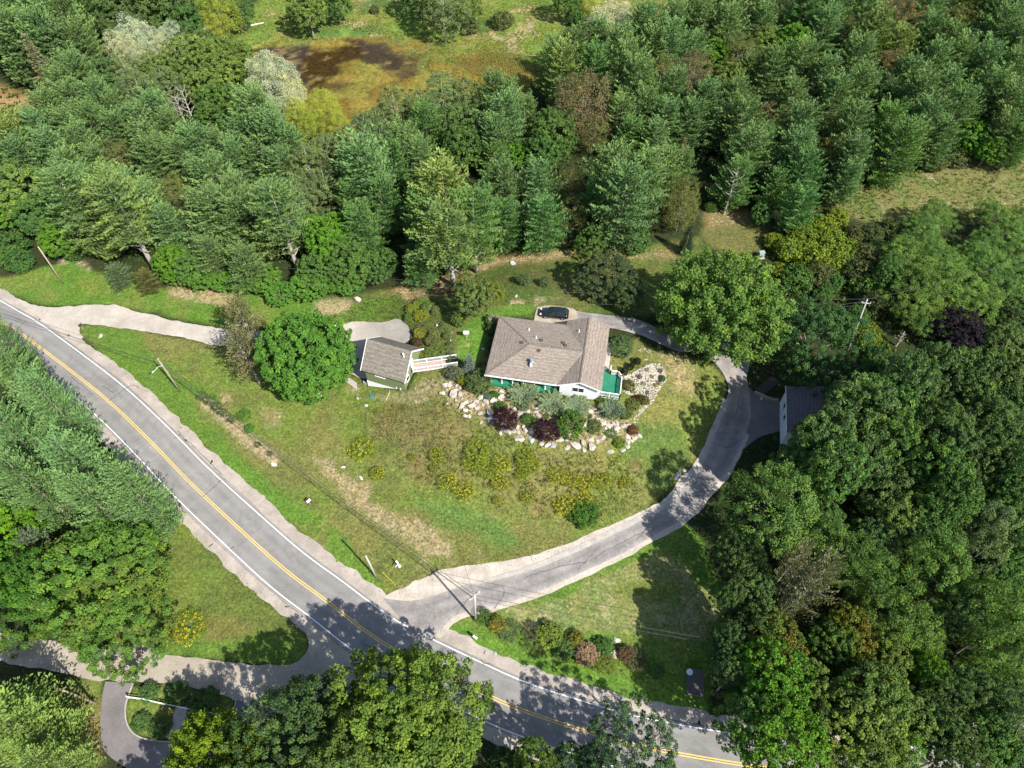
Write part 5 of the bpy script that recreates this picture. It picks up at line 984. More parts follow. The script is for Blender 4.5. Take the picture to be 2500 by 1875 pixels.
stand('shelter belt behind house', 'trees of the belt behind the house', 'z2', '''690,560,105,P 820,570,95,P 1000,570,105,W 1080,590,90,W 400,670,110,P 540,660,100,P 230,800,110,P 130,880,105,P 590,770,115,Q 800,770,120,K 810,900,115,M 1060,750,130,W 1010,860,110,W 1330,800,130,M 1300,910,100,M 1430,750,80,W 450,900,115,W 390,990,105,Q 550,960,100,W 1140,930,75,B 1000,960,85,Q 1190,690,80,W 300,740,90,P 330,880,95,P''')
stand('front of belt behind house', 'front trees of the belt behind the house', 'z2', '''230,1080,170,W 330,1230,130,Q 200,1390,120,Q 700,1190,200,w 590,1330,140,Q 860,1390,150,w 740,1440,130,Q 1050,1130,125,W 1070,1330,110,Q 1260,1130,115,W 1290,1340,120,Q 1450,1130,95,C 1480,1280,95,C 1440,1440,55,u 1700,1050,140,W 1770,1240,180,W 1900,1090,140,W 1620,1210,110,Q 1590,1440,85,M 1850,1440,90,U 2130,1010,80,W 2120,1260,105,C 60,1440,120,B 140,1570,120,M 310,1590,90,M 560,1600,90,Q 2160,1440,65,D 20,1600,90,M''', 7)
stand('pine wood right of pond', 'trees of the big pine wood', 'z3', '''420,60,110,W 570,60,105,W 900,80,125,Q 1060,90,115,W 1240,100,115,W 1350,10,70,R 1500,110,95,R 1640,60,100,W 1850,50,105,w 1800,150,105,C 2040,60,125,W 2150,130,110,W 260,60,100,W 700,70,100,C 2260,60,110,W
 100,170,115,W 260,150,115,W 420,180,115,W 80,290,115,W 640,150,95,W 640,270,85,O 345,310,85,B 830,270,105,B 1000,200,110,W 1120,190,100,C 1300,230,125,w 1450,290,100,w 1620,230,100,W 1750,280,100,W 1900,240,95,K 2050,220,115,W 2170,300,100,W 230,320,85,W
 230,440,105,R 500,320,95,C 430,470,90,O 700,420,105,W 860,400,115,W 1000,480,105,W 1180,400,115,W 1400,420,90,R 1500,480,105,W 1640,420,115,W 1800,390,115,W 1950,420,115,W 2100,460,115,W 560,430,80,W 2240,440,110,W''', 9)
stand('pine wood beside marsh', 'trees of the pine wood beside the marsh', 'z2', '''1400,430,115,w 1360,330,80,W 1480,290,90,W 1620,260,95,W 1750,300,110,W 1600,430,115,Q 1780,420,120,W 1850,520,120,W 1530,640,165,R 1640,730,105,R 1590,800,95,C 1400,560,70,W 1900,200,115,W 1950,310,110,W 2000,440,95,C 1950,600,85,Q 1900,690,105,W 1760,720,105,W 1690,560,80,W 1820,830,95,Q 1960,850,100,W''')
stand('pine wood above meadow', 'trees of the big pine wood', 'z3', '''100,560,100,W 300,610,105,W 460,620,105,W 680,710,85,R 800,620,115,W 950,560,80,C 1060,620,115,W 1190,570,120,W 1340,570,115,K 1560,620,135,W 1720,570,115,W 1780,700,125,W 1980,570,115,W 2100,640,115,W 60,730,105,W 210,740,105,W 2240,600,110,Q
 520,760,120,W 850,780,120,W 1050,770,85,C 1160,800,125,W 1360,790,120,Q 1430,910,130,Q 1600,760,125,W 1500,880,110,W 1900,820,95,B 2060,810,105,W 550,930,125,W 830,940,135,W 1060,930,100,C 1170,970,115,W 2200,760,110,Q 1700,840,100,W 370,760,90,W 640,850,90,Q''', 9)
stand('wood edge along meadow', 'front trees of the pine wood along the meadow', 'z3', '''60,1010,105,W 155,940,60,S 860,1060,125,Q 1140,1090,95,W 170,1160,95,C 480,1090,105,Q 860,1270,105,Q 640,1280,65,M 1300,1050,60,u 1800,950,60,u 1680,980,60,u 330,1240,36,U 1370,1085,42,u 2000,900,80,B 2150,880,90,Q 720,1130,90,Q''')
stand('locust stand by meadow', 'feathery locusts of the stand by the meadow', 'z3', '''1690,1270,105,L 1610,1350,95,L 1500,1500,105,L 1640,1470,85,L 2050,1270,105,L 2140,1390,105,L 2000,1460,95,L 2140,1520,100,L 1900,1550,95,L 1780,1590,80,L 1300,1400,70,u 1420,1370,60,u 2260,1300,100,L 2260,1470,100,L''')
stand('thicket behind bright maple', 'vine thicket behind the bright maple', 'z3', '''1100,1300,55,V 1000,1360,85,V 880,1430,95,V 1050,1450,95,V 950,1550,95,V 800,1500,85,V 1150,1500,80,V 720,1450,60,V 1200,1400,60,u 1160,1600,70,U 1250,1530,80,u 1330,1500,70,U 1020,1640,70,u''')
stand('scrub by thicket pole', 'scrub and locusts round the thicket pole', 'z6', '''850,200,95,U 950,170,85,u 1050,210,70,U 1100,110,80,V 740,160,70,V 1010,290,55,U 1220,160,90,u 1260,240,80,U 1320,70,80,u 1400,170,90,M 1650,210,140,L 1800,240,145,L 1950,330,130,L 1560,340,120,L 1600,440,95,L 1700,70,125,L 2100,210,130,L 2000,90,110,L 1830,510,125,N 2080,580,125,K 2150,450,95,K 1270,545,85,V 1330,690,85,U 1220,420,70,U 1310,350,80,u 1420,300,80,U 2200,320,110,L 1460,60,90,L''')
stand('dark maples by white garage', 'dark maples round the white garage', 'z6', '''1640,760,125,K 1500,860,125,K 1620,880,115,K 1830,790,120,K 1880,910,125,K 1750,970,105,K 2080,830,125,K 2100,970,120,K 1130,925,75,K 1080,1080,90,K 1290,970,120,M 1420,1010,135,M 1400,1140,135,M 1500,1110,115,K 1680,1140,135,K 1750,1240,125,K 1940,1070,120,K 1960,1200,120,K 2120,1210,115,K 1010,1230,120,M 980,1190,115,K 920,1250,100,K 850,1320,100,K
 1130,1120,115,K 1130,1250,125,K 1050,1340,125,M 1260,1340,110,K 1500,1400,115,K 1690,1400,125,M 1760,1510,140,M 2000,1350,120,K 2120,1440,120,M 1330,1250,110,K 1580,1270,115,K 1860,1350,110,K 1390,1500,110,K''', 8, 2.2)
stand('slope below white garage', 'trees on the slope below the white garage', 'z9', '''1010,150,95,M 1050,300,135,L 1300,500,150,L 1180,420,125,L 1450,150,120,O 1620,160,130,M 1680,430,170,L 1790,540,115,L 1950,250,140,P 1900,400,120,P 2100,210,120,M 2130,350,120,M 2050,480,110,M 1300,280,100,K 1480,300,100,K 900,590,180,G 830,420,110,G 760,740,100,G 600,490,80,U 720,110,200,L 620,800,105,K 540,420,105,K 600,600,95,K 465,330,80,K 440,880,85,K 455,640,75,K
 1500,800,170,L 1580,920,115,L 2100,800,200,L 1950,770,130,L 2150,1000,120,L 1980,1050,95,L 1380,720,90,L 1240,640,80,R 2250,600,140,L 1780,760,90,K''', 7, 1.75)
stand('roadside maples at road bend', 'maples along the road bend', 'z9', '''680,960,140,A 560,1010,115,B 480,1080,100,K 720,1160,160,B 640,1360,160,M 760,1500,175,B 880,1340,130,K 1150,880,120,A 1080,930,100,M 1230,1100,105,A 1380,1010,105,O 1300,1270,160,O 1180,1400,150,O 1420,1350,120,O 1310,1490,130,O 1600,1070,85,B 1660,1130,85,M 1600,1300,105,K 1960,1500,130,M 2090,1450,120,P 1800,1580,110,K 2160,1600,110,M 1000,1230,110,K 1700,1450,100,K 960,1600,100,O 1230,1610,110,O 460,960,90,K 1860,1180,100,K 1760,1260,90,K 2050,1260,100,K 1450,1560,90,B 860,1120,110,O''', 7, 1.7)
HK = 1.0
# ---- trees that stand by themselves
def tree(K, wn, u, v, rpx, label, pk=None, h=None, r=None, col=None, turn=0, fr=None, pick=None, name=None, hk=1.0, group=None, parts=('trunk', 'crown')):
    p_k, nm, ds, cat, hr, f_ = KIND[K]; p, hh, rr = size_of(wn, u, v, rpx, K); hh = h or hh * hk; rr = r or rr; p = on(wn, u, v, hh * (fr or f_))
    return plant(pk or p_k, p[0], p[1], float(T(p[0], p[1])) - .05, hh, rr, col or COLR[K], name or nm, label, cat, group, turn, None, pick, parts)
tree('B', 'z6', 385, 340, 370, 'big bright yellow green maple over the bend of the drive', 'spikymaple', 17, None, (.094, .170, .036), 0, .6)
tree('M', 'z6', 940, 550, 235, 'round dark blue green maple beside the upper drive', 'bigmaple', 13, None, (.050, .112, .038), 0, .6)
tree('B', 'z4', 1840, 650, 290, 'dense round green maple west of the green garage', 'roundmaple', 13.5, None, (.072, .172, .028), 0, .56)
tree('S', 'z4', 1480, 480, 118, 'tall brownish spruce beside the gravel drive, upper of the pair', 'scots', 12.5, 4.3, (.150, .150, .070), 0, .55)
tree('S', 'z4', 1490, 690, 118, 'tall brownish spruce beside the round maple, lower of the pair', 'scots', 12.5, 4.3, (.145, .145, .068), 0, .5)
tree('O', 'z5', 880, 310, 130, 'small round olive tree behind the terraced beds', None, 6.2, None, (.088, .128, .036), 0, .55)
tree('B', 'z5', 1000, 290, 55, 'small yellow green tree beside the round olive tree', None, 4.5, None, (.13, .17, .03), 0, .55)
tree('K', 'z5', 1690, 180, 175, 'dark olive apple tree on the lawn behind the car', None, 7, None, (.050, .072, .030), 0, .55, name='apple_tree')
tree('w', 'z4', 710, 190, 90, 'young pine on the sandy bank, paler of two', 'pine', 4.8, 3.0, (.10, .15, .07), 0, .5)
tree('C', 'z4', 880, 220, 90, 'young brown tinged pine on the verge, darker of two', 'pine', 4.5, 2.9, (.105, .115, .04), 0, .5)
for u_, v_, rp, lb, kw in ((60, 590, 130, 'white pine at the upper bend with a bright crown', {}), (120, 790, 190, 'broad white pine beside the road, second down the row', {}), (330, 960, 210, 'broad white pine reaching over the road edge, third down the row', {}), (80, 1130, 200, 'white pine set back in the roadside row', {}), (490, 1330, 265, 'largest white pine beside the road, above the leaning maple', {}), (190, 1430, 210, 'white pine behind the largest roadside pine', {}), (840, 1500, 200, 'white pine reaching farthest over the white road line', {}), (600, 1560, 200, 'white pine at the lower end of the roadside row', {})):
    tree('W', 'z4', u_, v_, rp, lb, 'bigpine', 17 if rp < 150 else 18.5, rp * .0238, vary((.128, .222, .080), .08), 0, .62, group='roadside pines below the road')
tree('B', 'z7', 50, 230, 130, 'bright yellow green maple at the picture edge below the pines', 'maple', 12, 3.8, (.085, .185, .014))
tree('B', 'z7', 70, 480, 120, 'bright green maple at the picture edge above the gravel lane', 'maple', 11, 3.5, (.07, .17, .02))
tree('W', 'z7', 230, 340, 110, 'pale young pine between the bright maples', 'pine', 9, 2.6, (.13, .18, .11))
tree('B', 'z7', 640, 470, 330, 'wide bright green maple with orange tips in the grass triangle', 'bigmaple', 14, 7.4, (.080, .162, .030), .22, .62, 0)
tree('B', 'z7', 660, 740, 190, 'lower bright maple leaning over the gravel lane', 'bigmaple', 9.5, 5.2, (.076, .155, .030), .25, .62, 1)
tree('M', 'z7', 230, 590, 130, 'mid green maple at the shaded end of the gravel lane', 'bigmaple', 12, 5.0, (.055, .135, .022), .2, .62, 1)
tree('O', 'z8', 420, 1480, 380, 'huge maple with olive tips beside the road mouth, largest in front', 'bigmaple', 17, 8.3, (.098, .160, .030), .12, .66, 0)
tree('O', 'z8', 520, 1330, 160, 'top lobe maple reaching over the yellow line', 'bigmaple', 17, 3.9, (.098, .170, .028), .12, .74, 1)
tree('M', 'z7', 1850, 1430, 230, 'dark green maple left of the huge front maple', 'bigmaple', 14.5, 5.4, (.062, .112, .036), 0, .66, 1)
tree('M', 'z7', 2080, 1600, 220, 'mid green maple below the huge front maple', 'bigmaple', 15.5, 5.2, (.075, .125, .032), .1, .66, 0)
tree('B', 'z7', 1270, 1640, 200, 'yellow green maple at the bottom edge by the loop drive', 'spikymaple', 12, 5.0, (.120, .185, .016), 0, .66)
tree('w', 'z7', 130, 1420, 330, 'pale yellow green pine in the bottom corner', 'bigpine', 15, 7.0, (.165, .245, .060), 0, .62, 0)
tree('w', 'z7', 330, 1640, 170, 'pale pine at the bottom edge beside the corner pine', 'bigpine', 13, 4.0, (.165, .245, .065), 0, .62, 1)
tree('B', 'z8', 1250, 1680, 110, 'green maple top at the bottom edge beside the white line', 'maple', 12, 2.6, (.082, .138, .026))
tree('M', 'z8', 1440, 1620, 70, 'small blue green maple top at the bottom edge', 'maple', 9, 1.8, (.060, .120, .045))
tree('M', 'z8', 1800, 1710, 180, 'blue green elm top over the lower road edge', 'bigmaple', 12.5, 4.6, (.060, .112, .048), 0, .7, 1)
tree('K', 'z8', 1080, 1730, 110, 'dark shaded maple between the huge maple and the road', 'maple', 8, 3.0, (.045, .085, .03))
tree('K', 'z5', 1790, 300, 110, 'darker added apple tree between the first one and the bright maple, deepening their shade', None, 6.0, None, (.050, .080, .030), 0, .55, name='apple_tree')  # extra tree, put in to enlarge the shade mass behind the house
def tree_at(pk, wn, u, v, h, r, col, label, name='white_pine', cat='pine tree'):
    p = on(wn, u, v); return plant(pk, p[0], p[1], p[2] - .05, h, r, col, name, label, cat)
tree_at('tallpine', 'z1', 650, 1545, 20, 5.6, COLR['W'], 'tall pine with bare trunk at the edge above the gravel drive, first of three')
tree_at('tallpine', 'z1', 920, 1600, 20, 6.8, (.135, .205, .065), 'tall pine with bare trunk at the edge above the gravel drive, second of three')
tree_at('tallpine', 'z1', 1785, 1612, 19, 5.6, COLR['W'], 'tall pine with bare trunk at the edge above the gravel drive, third of three')
tree_at('tallpine', 'z5', 755, 235, 17.5, 7.2, (.135, .205, .062), 'tall yellowish pine with pale trunk at the belt edge behind the yard')
tree_at('tallpine', 'z5', 895, 160, 19, 5.4, COLR['Q'], 'tall green pine with pale trunk at the belt edge behind the yard')
for u_, v_, rp, h_, lb in ((1010, 120, 90, 4.5, 'bright leafy bush at the wood edge above the verge, first of a row'), (1110, 150, 100, 4, 'bright leafy bush at the wood edge above the verge, second of a row'), (1230, 195, 90, 3.5, 'bright leafy bush at the wood edge above the verge, third of a row'), (1340, 215, 85, 3.2, 'bright leafy bush at the wood edge above the verge, fourth of a row'), (1460, 210, 95, 4, 'bright leafy bush at the wood edge above the verge, fifth of a row'), (1580, 210, 100, 4.5, 'bright leafy bush at the wood edge above the verge, sixth of a row'), (1850, 240, 100, 4.5, 'green leafy bush at the wood edge near the apron, first of three'), (1970, 220, 100, 4.5, 'green leafy bush at the wood edge near the apron, second of three'), (2090, 230, 90, 4, 'green leafy bush at the wood edge near the apron, third of three'), (1680, 290, 80, 3.2, 'pale young pine-like bush behind the brownish spruces')):
    p = on('z4', u_, v_, h_ * .45); plant('maple', p[0], p[1], p[2] - h_ * .45, h_, rp * mpp('z4', u_, v_, p[2]), vary((.072, .165, .028)), 'bush', lb, 'bush', 'bushes along the wood edge')
for u_, v_, rp, h_, lb in ((900, 1200, 60, 1.2, 'low bush at the fence in the loop island'), (1060, 1220, 70, 1.5, 'shaded bush behind the rail fence, first of two'), (1230, 1260, 80, 1.6, 'shaded bush behind the rail fence, second of two'), (850, 1390, 60, 1.0, 'low plants in the lower part of the loop island'), (960, 1420, 60, 1.2, 'low plants beside the loop footpath'), (1180, 1420, 80, 1.3, 'leafy plants in the shaded east part of the loop island')):
    p = on('z7', u_, v_, h_ * .45); plant('bush', p[0], p[1], p[2] - h_ * .45, h_, rp * mpp('z7', u_, v_, p[2]), vary((.065, .12, .035)), 'bush', lb, 'bush', 'plants of the loop island', parts=('stems', 'foliage'))
tree('M', 'z7', 1150, 2150, 330, 'maple just below the bottom edge whose shade falls on the loop', 'bigmaple', 14, 6.0, COLR['M'], 0, .62, 1)
for bx, by, h_, r_, lb in ((41.0, 49.0, 19, 3.5, 'tall oak at the west front of the dark wood, its shade falling on the lawn'), (46.7, 51.5, 20, 4.6, 'tall oak below the white garage, its shade falling on the drive')): plant('oak', bx, by, float(T(bx, by)) - .05, h_, r_, vary(COLR['K']), 'oak_tree', lb, 'oak tree')
# dead trees and bare trunks
for wn, u_, v_, h_, lb in (('z1', 1185, 790, 11, 'bare white dead tree in the grove near the pond'), ('z1', 1120, 760, 8, 'broken white snag beside the bare dead tree'), ('z1', 835, 690, 6, 'small bare dead tree at the pine wood edge'), ('z3', 410, 1285, 11, 'large bare dead tree with spreading limbs behind the dark spruce'), ('z6', 1440, 600, 3.5, 'dead leaning tree under the locusts'), ('z2', 640, 105, 7, 'dead bare willow beyond the pond'), ('z8', 1900, 1560, 10, 'bare dead tree beside the lower road')):
    p = on(wn, u_, v_); o = empty('dead_tree', p, lb, 'dead tree', 'dead trees'); d_ = mesh_obj('branches', dead_mesh('dead_branches', h_, len(lb), 18), BARKW, o)
# ---- garden shrubs
def shrub(pk, wn, u, v, rpx, h, col, label, name='bush', cat='bush', group=None, k=1.0):
    p = on(wn, u, v, h * .45); r = rpx * mpp(wn, u, v, p[2]) * k
    return plant(pk, p[0], p[1], float(T(p[0], p[1])) - .03, h, r, col, name, label, cat, group, parts=('stems', 'foliage'))
JUN = (.155, .205, .118)
shrub('juniper', 'z5', 1180, 890, 105, 1.9, JUN, 'pale green spreading juniper in front of the porch', 'juniper', 'shrub', 'spreading junipers below the house')
shrub('juniper', 'z5', 1345, 945, 95, 1.4, JUN, 'spreading juniper below the corner of porch and gable', 'juniper', 'shrub', 'spreading junipers below the house')
shrub('juniper', 'z5', 1490, 965, 100, 1.1, JUN, 'spreading juniper beneath the gable window', 'juniper', 'shrub', 'spreading junipers below the house')
shrub('juniper', 'z5', 1710, 985, 85, 1.9, (.125, .175, .105), 'darker spreading juniper below the green deck', 'juniper', 'shrub', 'spreading junipers below the house')
PUR = (.036, .015, .022)
shrub('plumbush', 'z5', 1070, 1038, 66, 3.0, PUR, 'round dark purple bush among the boulders, the upper one', 'purple_bush'); shrub('plumbush', 'z5', 1312, 1110, 66, 3.0, PUR, 'round dark purple bush among the boulders, the lower one', 'purple_bush')
shrub('bush', 'z5', 1455, 1065, 85, 2.6, (.062, .125, .024), 'large round green bush beside the lower purple bush')
shrub('bluespruce', 'z5', 850, 715, 48, 4.2, (.16, .20, .19), 'small blue spruce at the end of the footbridge', 'blue_spruce', 'spruce')
shrub('bush', 'z5', 905, 825, 78, 2.2, (.072, .105, .036), 'large dark olive bush below the blue spruce'); shrub('bush', 'z5', 760, 765, 48, 1.8, (.095, .115, .07), 'grey green bush under the footbridge end'); shrub('bush', 'z5', 817, 808, 33, 1.3, (.15, .19, .02), 'small yellow green bush beside the dark olive bush')
shrub('bush', 'z5', 785, 440, 44, 2.6, (.09, .14, .035), 'neat green bush above the side lawn'); shrub('bush', 'z5', 993, 445, 38, 1.9, (.20, .23, .14), 'white flowering bush at the back corner of the house'); shrub('bush', 'z5', 985, 500, 34, 1.8, (.05, .09, .03), 'shaded green bush against the west house wall'); shrub('bush', 'z5', 985, 590, 30, 1.5, (.05, .085, .03), 'low shaded bush midway along the west house wall')
shrub('bush', 'z5', 1180, 205, 40, 1.9, (.075, .115, .05), 'rounded bush on the back lawn, larger of two', group=None); shrub('bush', 'z5', 1300, 218, 30, 1.7, (.075, .115, .05), 'small bush on the back lawn, smaller of two')
shrub('bush', 'z5', 1762, 605, 68, 2.0, (.07, .115, .045), 'wide grey green bush east of the house wall')
for i, (u_, v_, lb) in enumerate(((1783, 748, 'small dark shrub on the deck lawn, lowest of three'), (1822, 722, 'small dark shrub on the deck lawn, middle of three'), (1858, 692, 'small dark shrub on the deck lawn, uppermost of three'))): shrub('bush', 'z5', u_, v_, 20, 1.3, (.022, .034, .016), lb, group='small dark shrubs on the deck lawn')
for u_, v_, rp, h_, c_, lb in ((1035, 965, 40, 1.0, (.06, .13, .03), 'leafy green plant above the upper purple bush'), (1000, 890, 26, .8, (.055, .13, .02), 'small bright green plant among the upper boulders'), (958, 905, 24, .9, (.10, .15, .11), 'small blue grey plant beside the upper boulders'), (1200, 1040, 44, .9, (.055, .12, .03), 'leafy green plant between the purple bushes'), (1310, 1022, 24, .7, (.07, .13, .02), 'small green tuft above the lower purple bush'), (1170, 960, 40, .8, (.10, .15, .09), 'pale trailing plant below the porch juniper'), (1575, 1022, 18, .6, (.06, .10, .02), 'tiny green tuft east of the round green bush'), (1640, 930, 30, 1.0, (.10, .15, .02), 'yellow green plant at the corner of the gable'), (1600, 1085, 50, .9, (.075, .105, .035), 'loose green plants above the lower boulders'), (1830, 1105, 36, 1.0, (.12, .06, .03), 'reddish shrub at the east end of the boulders'), (1748, 1182, 40, .9, (.10, .16, .02), 'yellow green mound below the reddish shrub'), (1700, 1120, 45, .6, (.06, .13, .03), 'low green carpet plant among the east boulders'), (1805, 835, 40, 1.2, (.10, .105, .03), 'olive shrub beside the deck'), (1900, 925, 34, 1.1, (.085, .095, .03), 'olive shrub below the white stone bed'), (1858, 915, 26, .9, (.06, .025, .02), 'dark red shrub below the white stone bed'), (1835, 950, 44, 1.0, (.10, .12, .035), 'large olive shrub between the deck juniper and stone strip'), (1790, 1010, 40, 1.0, (.09, .12, .04), 'green shrub beside the deck juniper'), (2008, 795, 22, .8, (.05, .10, .03), 'neat round green shrub at the edge of the stone bed'), (1995, 750, 18, .6, (.055, .035, .025), 'dark brown tuft at the top of the stone bed'), (1990, 820, 20, .6, (.07, .035, .02), 'brown tuft beside the round green shrub'), (1968, 838, 16, .6, (.22, .22, .03), 'yellow tuft in the stone bed'), (1945, 785, 14, .5, (.08, .15, .03), 'green tuft in the middle of the stone bed'), (1895, 825, 15, .5, (.09, .14, .03), 'green tuft low in the stone bed'), (1915, 745, 15, .5, (.12, .18, .03), 'bright tuft at the upper edge of the stone bed'), (1872, 785, 20, .6, (.08, .05, .03), 'brown tuft at the west edge of the stone bed'), (1832, 875, 15, .5, (.11, .17, .03), 'bright green tuft at the lower edge of the stone bed'), (1920, 880, 16, .5, (.07, .045, .025), 'brown tuft near the lower edge of the stone bed')):
    shrub('flower' if h_ < .75 else 'bush', 'z5', u_, v_, rp * (.8 if h_ < .75 else .9), h_, c_, lb, 'garden_plant', 'plant', 'plants of the rock garden')
# beds between garage and house
g_ = np.random.default_rng(3)
BL_ = ('upper terraced bed', 'middle terraced bed', 'lower terraced bed')
for i, (u_, v_, rp, c_) in enumerate(((520, 380, 45, (.13, .17, .03)), (570, 340, 45, (.12, .17, .035)), (610, 370, 42, (.11, .16, .05)), (560, 420, 42, (.15, .17, .025)), (500, 430, 40, (.09, .15, .035)), (660, 390, 36, (.12, .15, .05)), (555, 520, 40, (.17, .18, .03)), (600, 500, 38, (.12, .14, .04)), (640, 520, 36, (.13, .15, .05)), (690, 500, 34, (.10, .13, .04)), (720, 540, 30, (.10, .14, .05)), (620, 570, 36, (.12, .13, .05)), (660, 580, 34, (.11, .14, .04)), (540, 580, 30, (.07, .05, .03)), (640, 630, 46, (.11, .15, .04)), (590, 640, 40, (.10, .14, .03)), (690, 630, 40, (.09, .13, .035)), (740, 600, 26, (.12, .14, .06)), (735, 660, 26, (.10, .12, .07)))):
    shrub('bush', 'z5', u_, v_, rp, .8 + .4 * g_.random(), c_, '%s leafy plant, %s in the terraced bed by the green garage' % ('yellow green' if c_[0] > .125 else 'green' if c_[0] > .08 else 'dark brown', ORD[i] if i < 20 else 'last'), 'garden_plant', 'plant', 'plants of the terraced bed')
# roadside flower bed
for u_, v_, rp, h_, c_, lb in ((1012, 795, 44, 1.3, (.17, .15, .02), 'golden leaved shrub near the drive mouth pole'), (935, 745, 45, 1.2, (.06, .13, .03), 'green shrub at the foot of the drive mouth pole'), (1080, 840, 60, .8, (.09, .13, .06), 'grey green low plants beside the golden shrub'), (1225, 830, 50, 1.0, (.10, .09, .07), 'grey red seedy plant in the roadside bed'), (1330, 855, 72, 1.6, (.13, .19, .025), 'large yellow green shrub in the roadside bed'), (1412, 950, 55, 1.4, (.055, .12, .03), 'dark green shrub below the yellow green shrub'), (1495, 885, 42, 1.4, (.15, .15, .02), 'golden green shrub beside the pink hydrangea'), (1660, 930, 48, 1.4, (.045, .13, .025), 'bright leafy green shrub behind the pink hydrangea'), (1675, 1030, 55, .9, (.15, .18, .03), 'yellow green grass mound below the pink hydrangea'), (1790, 970, 46, 1.3, (.10, .05, .035), 'dark red shrub east of the pink hydrangea'), (1850, 1020, 60, 1.0, (.10, .10, .055), 'mixed grey red plants at the shaded bed end'), (1985, 1075, 34, .9, (.04, .13, .05), 'bright green plant in the shade by the bin'), (1250, 920, 60, .6, (.09, .13, .035), 'low green plants along the lawn edge of bed')):
    shrub('weed' if h_ < 1.25 else 'bush', 'z8', u_, v_, rp * 1.1, h_, tuple(x * .75 + .03 * k_ for x, k_ in zip(c_, (1, 1.2, .5))), lb, 'garden_plant', 'plant', 'plants of the roadside bed')
shrub('bush', 'z8', 1550, 975, 72, 1.6, (.24, .165, .11), 'rounded pink flowering hydrangea in the roadside bed', 'hydrangea', 'shrub')
shrub('bush', 'z8', 1548, 130, 92, 1.7, (.050, .115, .018), 'broad dark green bush beside the goldenrod', 'bush', 'bush')
shrub('bush', 'z4', 1465, 1020, 40, .9, (.075, .16, .03), 'leafy plant beside the narrow dirt bed'); shrub('bush', 'z4', 1497, 1100, 28, .9, (.06, .18, .02), 'small bright green bush beside the narrow dirt bed')
for i, (u_, v_, rp) in enumerate(((1215, 905, 30), (1260, 930, 34), (1300, 965, 30), (1335, 1000, 26), (1390, 1040, 26), (1545, 1195, 18), (1620, 1250, 16))): shrub('flower', 'z4', u_, v_, rp, .9, (.075, .115, .045), 'spiky green plant, %s along the narrow dirt bed' % ORD[i], 'garden_plant', 'plant', 'plants of the narrow dirt bed')
# goldenrod: leafy stems with yellow heads
GOLD = (.46, .38, .018)
def goldenrod(wn, u, v, rp, label, h=1.1, col=(.42, .36, .02)):
    o = shrub('weed', wn, u, v, rp * 1.12, h * .8, (.125, .170, .026), label, 'goldenrod', 'wildflower', 'goldenrod clumps of the meadow')
    h0, r0, crown, bark, tr = PROTO['flower'][len(label) % 2]
    b_ = bpy.data.objects.new('blossom', GM_); COL.objects.link(b_); b_.parent = o; b_.color = (*col, 1); return o
GM_ = broad_crown('blossom', 1.75, 1.6, 170, 120, 10, .13, .56, .52, .11, .6, .8, 0, .5, 2.0, .02, .6)
GM_.materials.append(PETAL)
for wn, u_, v_, rp, lb, c_ in (('z5', 205, 1225, 68, 'large yellow green goldenrod clump alone on the west lawn', (.36, .36, .02)), ('z5', 300, 1365, 36, 'deep yellow goldenrod clump below the large lone one', GOLD), ('z5', 655, 1255, 42, 'small goldenrod clump west of the meadow', (.33, .32, .02)), ('z5', 720, 1415, 48, 'yellow goldenrod clump in the lower west meadow', GOLD), ('z5', 822, 1472, 54, 'yellow goldenrod clump at the lower meadow edge', GOLD), ('z5', 905, 1220, 70, 'wide greenish goldenrod patch in the meadow, upper part', (.22, .26, .025)), ('z5', 890, 1300, 60, 'wide greenish goldenrod patch in the meadow, lower part', (.24, .27, .02)), ('z5', 960, 1350, 46, 'greenish goldenrod clump at the foot of the wide patch', (.27, .28, .02)), ('z5', 1045, 1305, 52, 'bright goldenrod beside the wide greenish patch', GOLD), ('z5', 1035, 1420, 48, 'yellow goldenrod clump in the middle lower meadow', GOLD), ('z5', 1185, 1260, 52, 'tall greenish goldenrod below the lower boulders, upper part', (.26, .27, .02)), ('z5', 1210, 1320, 62, 'tall greenish goldenrod below the lower boulders, lower part', (.24, .27, .02)), ('z5', 1160, 1370, 34, 'small greenish goldenrod below the tall pair', (.24, .27, .02)), ('z5', 1195, 1510, 36, 'small yellow goldenrod at the bottom of the meadow', (.33, .31, .02)), ('z5', 1370, 1375, 52, 'goldenrod clump in the east meadow, first of a row', (.38, .32, .02)), ('z5', 1460, 1400, 46, 'goldenrod clump in the east meadow, second of a row', (.42, .32, .02)), ('z5', 1545, 1425, 52, 'goldenrod clump in the east meadow, third of a row', GOLD), ('z5', 1650, 1410, 50, 'thin goldenrod clump in the east meadow', (.36, .31, .02)), ('z5', 1782, 1420, 32, 'compact yellow goldenrod at the east end of the meadow', GOLD), ('z5', 1420, 1555, 58, 'yellow goldenrod beside the broad dark bush', GOLD), ('z5', 1535, 1525, 46, 'yellow goldenrod above the broad dark bush', GOLD), ('z5', 1015, 1530, 22, 'tiny yellow goldenrod near the bottom meadow', GOLD), ('z5', 505, 1270, 20, 'tiny goldenrod in the dry west meadow', (.3, .3, .02)), ('z5', 640, 1335, 24, 'tiny greenish goldenrod in the west meadow', (.26, .28, .02)), ('z7', 1130, 820, 88, 'wide yellow goldenrod patch in the grass triangle', (.40, .34, .02)), ('z7', 1060, 865, 46, 'small orange yellow goldenrod under the wide bright maple', GOLD)):
    goldenrod(wn, u_, v_, rp, lb, 1.0, c_)
